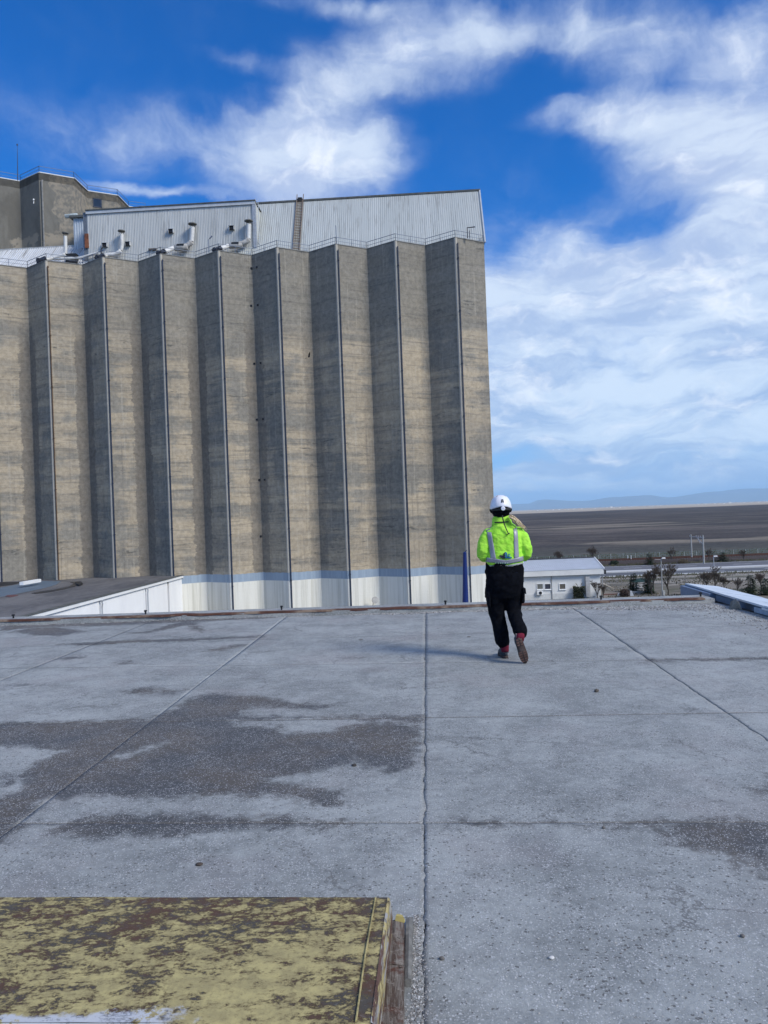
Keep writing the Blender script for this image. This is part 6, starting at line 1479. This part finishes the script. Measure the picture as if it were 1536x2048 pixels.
MREF = simple('silver_reflective_tape', (0.30, 0.30, 0.345), .4, .10, 12, .1, .5)
for x0, x1, x2, x3 in ((-.152, -.110, -.075, -.122), (.128, .170, .166, .118)):
    on_back('reflective_stripe', [[(x0 - .0, 1.395), (x1, 1.41), (x2 + .005, 1.065), (x3, 1.06)]], MREF, jk, subd=4)
on_back('reflective_stripe', [[(-.168, 1.105), (-.168, 1.058), (.03, 1.030), (.03, 1.072)], [(.03, 1.072), (.03, 1.030), (.226, 1.055), (.222, 1.105)]], MREF, jk, .006, 4)
on_back('hem_stripe', [[(-.150, 1.020), (-.150, 1.004), (.05, 1.008), (.05, 1.017)], [(.05, 1.020), (.05, 1.006), (.214, 1.002), (.214, 1.040)]], simple('grey_hem_tape', (0.40, 0.42, 0.40), .5), jk, .006, 4)
MNAVY = simple('navy_print', (0.010, 0.012, 0.025), .5); MTEAL = simple('teal_print', (0.010, 0.13, 0.16), .5); MBLUEP = simple('blue_print', (0.012, 0.09, 0.22), .5); MLT = simple('pale_teal_print', (0.06, 0.28, 0.26), .5)
u = 1 / 186.0 / 15.36
def lg(px, py): dx, dy = px / 15.36 + 960 - 1010, 1322 - (1090 + py / 15.36); return ((dx + .0375 * dy) / 186.0 , (dy - .0375 * dx) / 186.0)
def q4(*pts): return [lg(*k) for k in pts]
on_back('logo_print', [q4((540, 350), (625, 360), (700, 400), (700, 455)), q4((540, 350), (540, 395), (620, 455), (700, 458)), q4((665, 300), (708, 262), (708, 455), (655, 455))], MNAVY, jk, .0085, 3)
on_back('logo_print', [q4((700, 270), (735, 262), (735, 450), (700, 450)), q4((780, 395), (850, 395), (850, 412), (780, 412))], MTEAL, jk, .0090, 3)
on_back('logo_print', [q4((732, 262), (775, 300), (775, 450), (732, 450)), q4((770, 412), (905, 408), (905, 445), (770, 450)), q4((800, 318), (858, 322), (858, 348), (800, 345))], MBLUEP, jk, .0088, 3)
on_back('logo_print', [q4((795, 358), (862, 360), (862, 382), (795, 382))], MLT, jk, .0088, 2)
r = random.Random(4); polys = []; pw = []
for k in range(13):                                # the crumpled, unreadable line of small dark and white print under the band
    xx = 385 + k * 34 + r.uniform(-4, 4); hh = r.uniform(20, 45)
    polys.append(q4((xx, 560 + k * 2.5), (xx + 16, 558 + k * 2.5), (xx + 20, 560 + hh + k * 2), (xx + 4, 562 + hh + k * 2)))
    if k % 2: pw.append(q4((xx + 12, 575), (xx + 30, 568), (xx + 34, 600), (xx + 16, 605)))
on_back('text_print', polys, simple('dark_green_print', (0.02, 0.14, 0.07), .5), jk, .0085, 2); on_back('text_print', pw, simple('white_print', (0.55, 0.75, 0.6), .5), jk, .009, 2)
on_back('collar_slot', [[(-.060, 1.480), (-.060, 1.468), (.086, 1.470), (.086, 1.482)]], DARK, collar, .003, 8, collar)
for (x0, z0, x1, z1) in ((-.150, 1.195, -.092, 1.199), (-.15, 1.12, -.09, 1.128)):
    pass
# --- socks and boots
MSOCK = simple('crimson_sock', (0.14, 0.010, 0.028), .9, .25, 60)
pbuild('sock', [loft([((0.006,.005,.075), .040, .048), ((0.004,.005,.10), .043, .050), ((0.004,.006,.135), .045, .052), ((0.003,.008,.16), .044, .050)], 18)], MSOCK)
pbuild('sock', [loft([((.118,-.312,.245), .040, .044, (0,-.9,-.75)), ((.124,-.295,.268), .044, .046, (0,-.9,-.75)), ((.130,-.268,.295), .044, .046, (0,-.9,-.75))], 18)], MSOCK)
MBOOT = simple('charcoal_boot_leather', (0.045, 0.052, 0.062), .65, .3, 25); MSOLE = simple('worn_boot_sole', (0.060, 0.045, 0.042), .85, .5, 14); MSOLER = simple('reddish_sole_mud', (0.13, 0.075, 0.062), .9, .4, 18)
def boot(org, fwd, up, k):
    org = Vector(org); fwd = Vector(fwd).normalized(); up = Vector(up); up = (up - fwd * up.dot(fwd)).normalized(); sd_ = fwd.cross(up)
    T = lambda x, y, z: FO + org + sd_ * x + fwd * y + up * z
    def ringset(rs, seg=20):
        vs, fs = [], []
        for (y0, y1, w0, w1, z) in rs:            # outline heel..toe at height z
            for a in range(seg):
                an = 2 * math.pi * a / seg; yy = (y0 + y1) / 2 - math.cos(an) * (y1 - y0) / 2; t = (yy - y0) / (y1 - y0)
                ww = lerp(w0, w1, min(1, t * 1.25)) * (1 if .12 < t < .55 else 1) * (1 - .16 * math.exp(-((t - .42) / .14) ** 2))
                vs.append(T(math.sin(an) * ww * (1.0 if True else 1), yy, z))
        n = len(rs)
        for i in range(n - 1):
            for a in range(seg): a2 = (a + 1) % seg; fs.append((i * seg + a, i * seg + a2, (i + 1) * seg + a2, (i + 1) * seg + a))
        fs.append(tuple(range(seg - 1, -1, -1))); fs.append(tuple((n - 1) * seg + a for a in range(seg))); return vs, fs
    up_ = ringset([(-.045, .225, .040, .048, .022), (-.047, .225, .042, .049, .045), (-.046, .19, .042, .044, .068), (-.046, .12, .043, .042, .085), (-.048, .075, .044, .044, .105), (-.046, .062, .046, .046, .122), (-.044, .058, .042, .042, .124)])
    bt = pbuild('boot', [up_], MBOOT)
    pb = pbuild('sole', [ringset([(-.047, .228, .040, .050, .0), (-.052, .236, .044, .053, .008), (-.052, .235, .044, .052, .024)])], MSOLE, bt)
    b = MB()
    for (y0, y1, w_, zz) in ((-.04, -.024, .032, -.004), (-.012, .004, .034, -.004), (.016, .03, .032, -.004), (.10, .112, .040, -.003), (.122, .136, .044, -.004), (.146, .160, .045, -.004), (.172, .186, .042, -.004), (.198, .21, .034, -.003)):
        for sx in (-1, 1): 
            a_ = sx * w_; c_ = sx * .006
            b.hexa([T(min(a_, c_), y0, zz), T(max(a_, c_), y0, zz), T(max(a_, c_), y1, zz), T(min(a_, c_), y1, zz), T(min(a_, c_), y0, .003), T(max(a_, c_), y0, .003), T(max(a_, c_), y1, .003), T(min(a_, c_), y1, .003)])
    b.build('tread', MSOLER if k else MSOLE, bt)
    b = MB(); b.beam(T(-.03, -.055, .07), T(.03, -.055, .07), .006, .02); b.beam(T(0, -.056, .05), T(0, -.052, .12), .014, .006); b.build('heel_tab', simple('grey_heel_tab', (0.10, 0.11, 0.125), .6) if 'grey_heel_tab' not in bpy.data.materials else bpy.data.materials['grey_heel_tab'], bt)
    return bt
boot((.006, .03, .004), (-.06, 1, 0), (0, 0, 1), 0)
boot((.108, -.345, .225), (.26, .13, -1), (.02, 1, .12), 1)
# --- head wear
MBAL = simple('black_balaclava', (0.004, 0.004, 0.007), .95, .3, 40, 0, .1)
bal = pbuild('balaclava', [loft([((.026,.035,1.49), .062, .062), ((.024,.03,1.525), .068, .070), ((.022,.025,1.555), .086, .092), ((.020,.02,1.59), .101, .112), ((.020,.02,1.625), .100, .114), ((.020,.02,1.66), .098, .112), ((.020,.02,1.70), .085, .10)], 24)], MBAL)
cloth(bal, .007, [(.04, .010)], 2)
for sx in (-1, 1):
    b = MB(); c = FO + Vector((.020 + sx * .105, .02, 1.605)); b.tube([c - Vector((sx * .012, 0, 0)), c + Vector((sx * .008, -.002, -.004)), c + Vector((sx * .014, -.002, -.006))], [.026, .024, .012], 12); b.build('ear_bulge', MBAL, bal, smooth=True)
MHELM = simple('white_helmet_plastic', (0.80, 0.80, 0.85), .28, .04, 4, 0, .5)
hc = FO + Vector((.021, .03, 1.632))
NA, NR = 48, 16; vs, fs = [], []
def hel(a, t):                                    # a around (0 = back), t 0 rim .. 1 crown
    rx, ry, hz = .112, .142, .138
    e = t * math.pi / 2; cs, sn = math.cos(e) ** .78, math.sin(e) ** .92
    x = math.sin(a) * rx * cs; y = -math.cos(a) * ry * cs
    z = sn * hz
    rim = (1 - t) ** 3; side = abs(math.sin(a))
    z += rim * (-.018 * side ** 2 + .014 * (1 - side) * (1 if math.cos(a) > 0 else -.6))
    k = 1 + rim * .055
    rib = 0
    for ra in (-.62, .62): rib += .005 * math.exp(-(((math.atan2(math.sin(a - ra), math.cos(a - ra))) / .10) ** 2)) * math.sin(e * 2) ** 1
    if math.cos(a) < -.5: y += rim * .035 * (-math.cos(a) - .5) * 2
    return hc + Vector((x * (k + rib * 8), y * (k + rib * 8), z))
for j in range(NR + 1):
    for i in range(NA): vs.append(hel(2 * math.pi * i / NA, j / NR * .985))
for j in range(NR):
    for i in range(NA): i2 = (i + 1) % NA; fs.append((j * NA + i, j * NA + i2, (j + 1) * NA + i2, (j + 1) * NA + i))
fs.append(tuple(NR * NA + i for i in range(NA)))
b = MB(); b.vf(vs, fs); helmet = b.build('hard_hat', MHELM, person, smooth=True)
so_ = helmet.modifiers.new('thick', 'SOLIDIFY'); so_.thickness = .004; so_.offset = -1
def hpatch(name, poly_at, mat, off=.0015, n=6):
    (a0, t0), (a1, t1), (a2, t2), (a3, t3) = poly_at; b = MB(); g = []
    for i in range(n + 1):
        for j in range(n + 1):
            a = lerp(lerp(a0, a1, i / n), lerp(a3, a2, i / n), j / n); t = lerp(lerp(t0, t1, i / n), lerp(t3, t2, i / n), j / n)
            q_ = hel(a, t); g.append(q_ + (q_ - hc).normalized() * off)
    b.vf(g, [(i * (n + 1) + j, (i + 1) * (n + 1) + j, (i + 1) * (n + 1) + j + 1, i * (n + 1) + j + 1) for i in range(n) for j in range(n)]); return b.build(name, mat, helmet, smooth=True)
hpatch('vent_slot', [(-.80, .64), (-.62, .76), (-.66, .80), (-.88, .68)], simple('maroon_slot', (0.10, 0.025, 0.05), .5), .002)
hpatch('vent_slot', [(.58, .76), (.86, .64), (.90, .68), (.60, .80)], bpy.data.materials['maroon_slot'], .002)
bd = hpatch('badge', [(-.14, .20), (.16, .20), (.11, .40), (-.09, .40)], DARK, .003)
hpatch('badge_mark', [(-.02, .27), (.05, .27), (.045, .32), (-.015, .32)], simple('badge_grey', (0.35, 0.35, 0.38), .4), .004, 3)
hpatch('badge_mark', [(-.02, .195), (.04, .195), (.035, .225), (-.015, .225)], MHELM, .0042, 3)
b = MB(); kc = FO + Vector((.022, -.120, 1.622)); b.tube([kc, kc - Vector((0, .010, 0)), kc - Vector((0, .016, 0))], [.023, .023, .018], 24); kn = b.build('ratchet_knob', MHELM, helmet, smooth=False)
b = MB(); b.tube([kc - Vector((0, .0161, 0)), kc - Vector((0, .0175, 0))], [.009, .008], 18); b.build('knob_centre', simple('knob_grey', (0.5, 0.52, 0.6), .4), kn)
b = MB()
for k in range(17):
    pass
pts = [kc + Vector((math.sin(a) * .105 - .0, .115 - math.cos(a) * .115, -.008 - .004 * abs(math.sin(a)))) for a in [lerp(-1.9, 1.9, k / 20) for k in range(21)]]
b.tube(pts, .011, 8); b.build('nape_strap', DARK, helmet)
# cord hanging from the helmet, ending in a small cross-piece
def bk(px, py, y): dx, dy = px - 1010, 1322 - py; s_ = (PY + y) / PY; return FO + Vector(((dx + .0375 * dy) / 184.7 * s_, y, (dy - .0375 * dx) / 184.7 * s_ - (s_ - 1) * 0.0))
b = MB(); pts = [bk(1001.5, 1032, -.115), bk(1002.5, 1040, -.128), bk(1005.5, 1050, -.118), bk(1009.5, 1060, -.128), bk(1013, 1067.5, -.135)]
b.tube(pts, [.0045, .007, .006, .0055, .005], 8); cd = b.build('hanging_cord', DARK, helmet)
b = MB(); b.tube([bk(1009, 1070, -.14), bk(1013, 1068, -.14), bk(1015.5, 1067, -.138)], [.004, .006, .005], 8); b.build('cord_toggle', DARK, cd)
# --- blonde ponytail over the right shoulder
MHAIR, nt = material('blonde_hair'); p = wpos(nt); g = nt.noise(nt.vm('MULTIPLY', p, (1, 1, .25)), 160, 3, .6)
finish(nt, nt.mix(nt.mr(g, .35, .65), (0.42, 0.30, 0.17), (0.78, 0.64, 0.43)), .5, g, .004, 1, 0, .4)
b = MB(); r = random.Random(12)
key = [(1019, 1036, -.075), (1026, 1040, -.085), (1033, 1048, -.075), (1040, 1054, -.06), (1047, 1060, -.04)]
for k in range(46):
    ox, oz, oy = r.gauss(0, .010), r.gauss(0, .008), r.gauss(0, .009); pts = []
    for i, (px, py, yy) in enumerate(key):
        f_ = (1, 1.25, 1.3, 1.0, .8)[i]; pts.append(bk(px, py, yy) + Vector((ox * f_, oy * f_, oz * f_)) + Vector((r.gauss(0, .003), r.gauss(0, .003), r.gauss(0, .003))))
    if k % 4 == 0: pts[-1] += Vector((r.uniform(.0, .03), 0, r.uniform(-.03, .0)))
    b.tube(pts, [.004, .0045, .004, .003, .001], 5, False)
tag(b.build('ponytail', MHAIR, person, smooth=True), 'blonde ponytail over the right shoulder')
# phone held in both hands, in front of the body
b = MB(); c = FO + Vector((.035, .325, 1.135)); b.box(tuple(c - Vector((.036, .004, .07))), tuple(c + Vector((.036, .004, .07))))
tag(b.build('mobile_phone', DARK, loc=c, bevel=.004), 'black mobile phone held in front of the walking person', 'phone')

# ================================================================== the air
b = MB(); b.box((-71000, -4500, GZ - 30), (71000, 71000, 1150))
hz = bpy.data.materials.new('haze_air'); hz.use_nodes = True; hz.node_tree.nodes.clear()
pv_ = hz.node_tree.nodes.new('ShaderNodeVolumePrincipled'); pv_.inputs['Color'].default_value = (0.50, 0.76, 1.0, 1); pv_.inputs['Density'].default_value = 3.3e-5; pv_.inputs['Anisotropy'].default_value = 0.0
mo = hz.node_tree.nodes.new('ShaderNodeOutputMaterial'); hz.node_tree.links.new(pv_.outputs[0], mo.inputs['Volume'])
tag(b.build('haze', hz), 'thin blue haze in the air over the plain', kind='stuff')
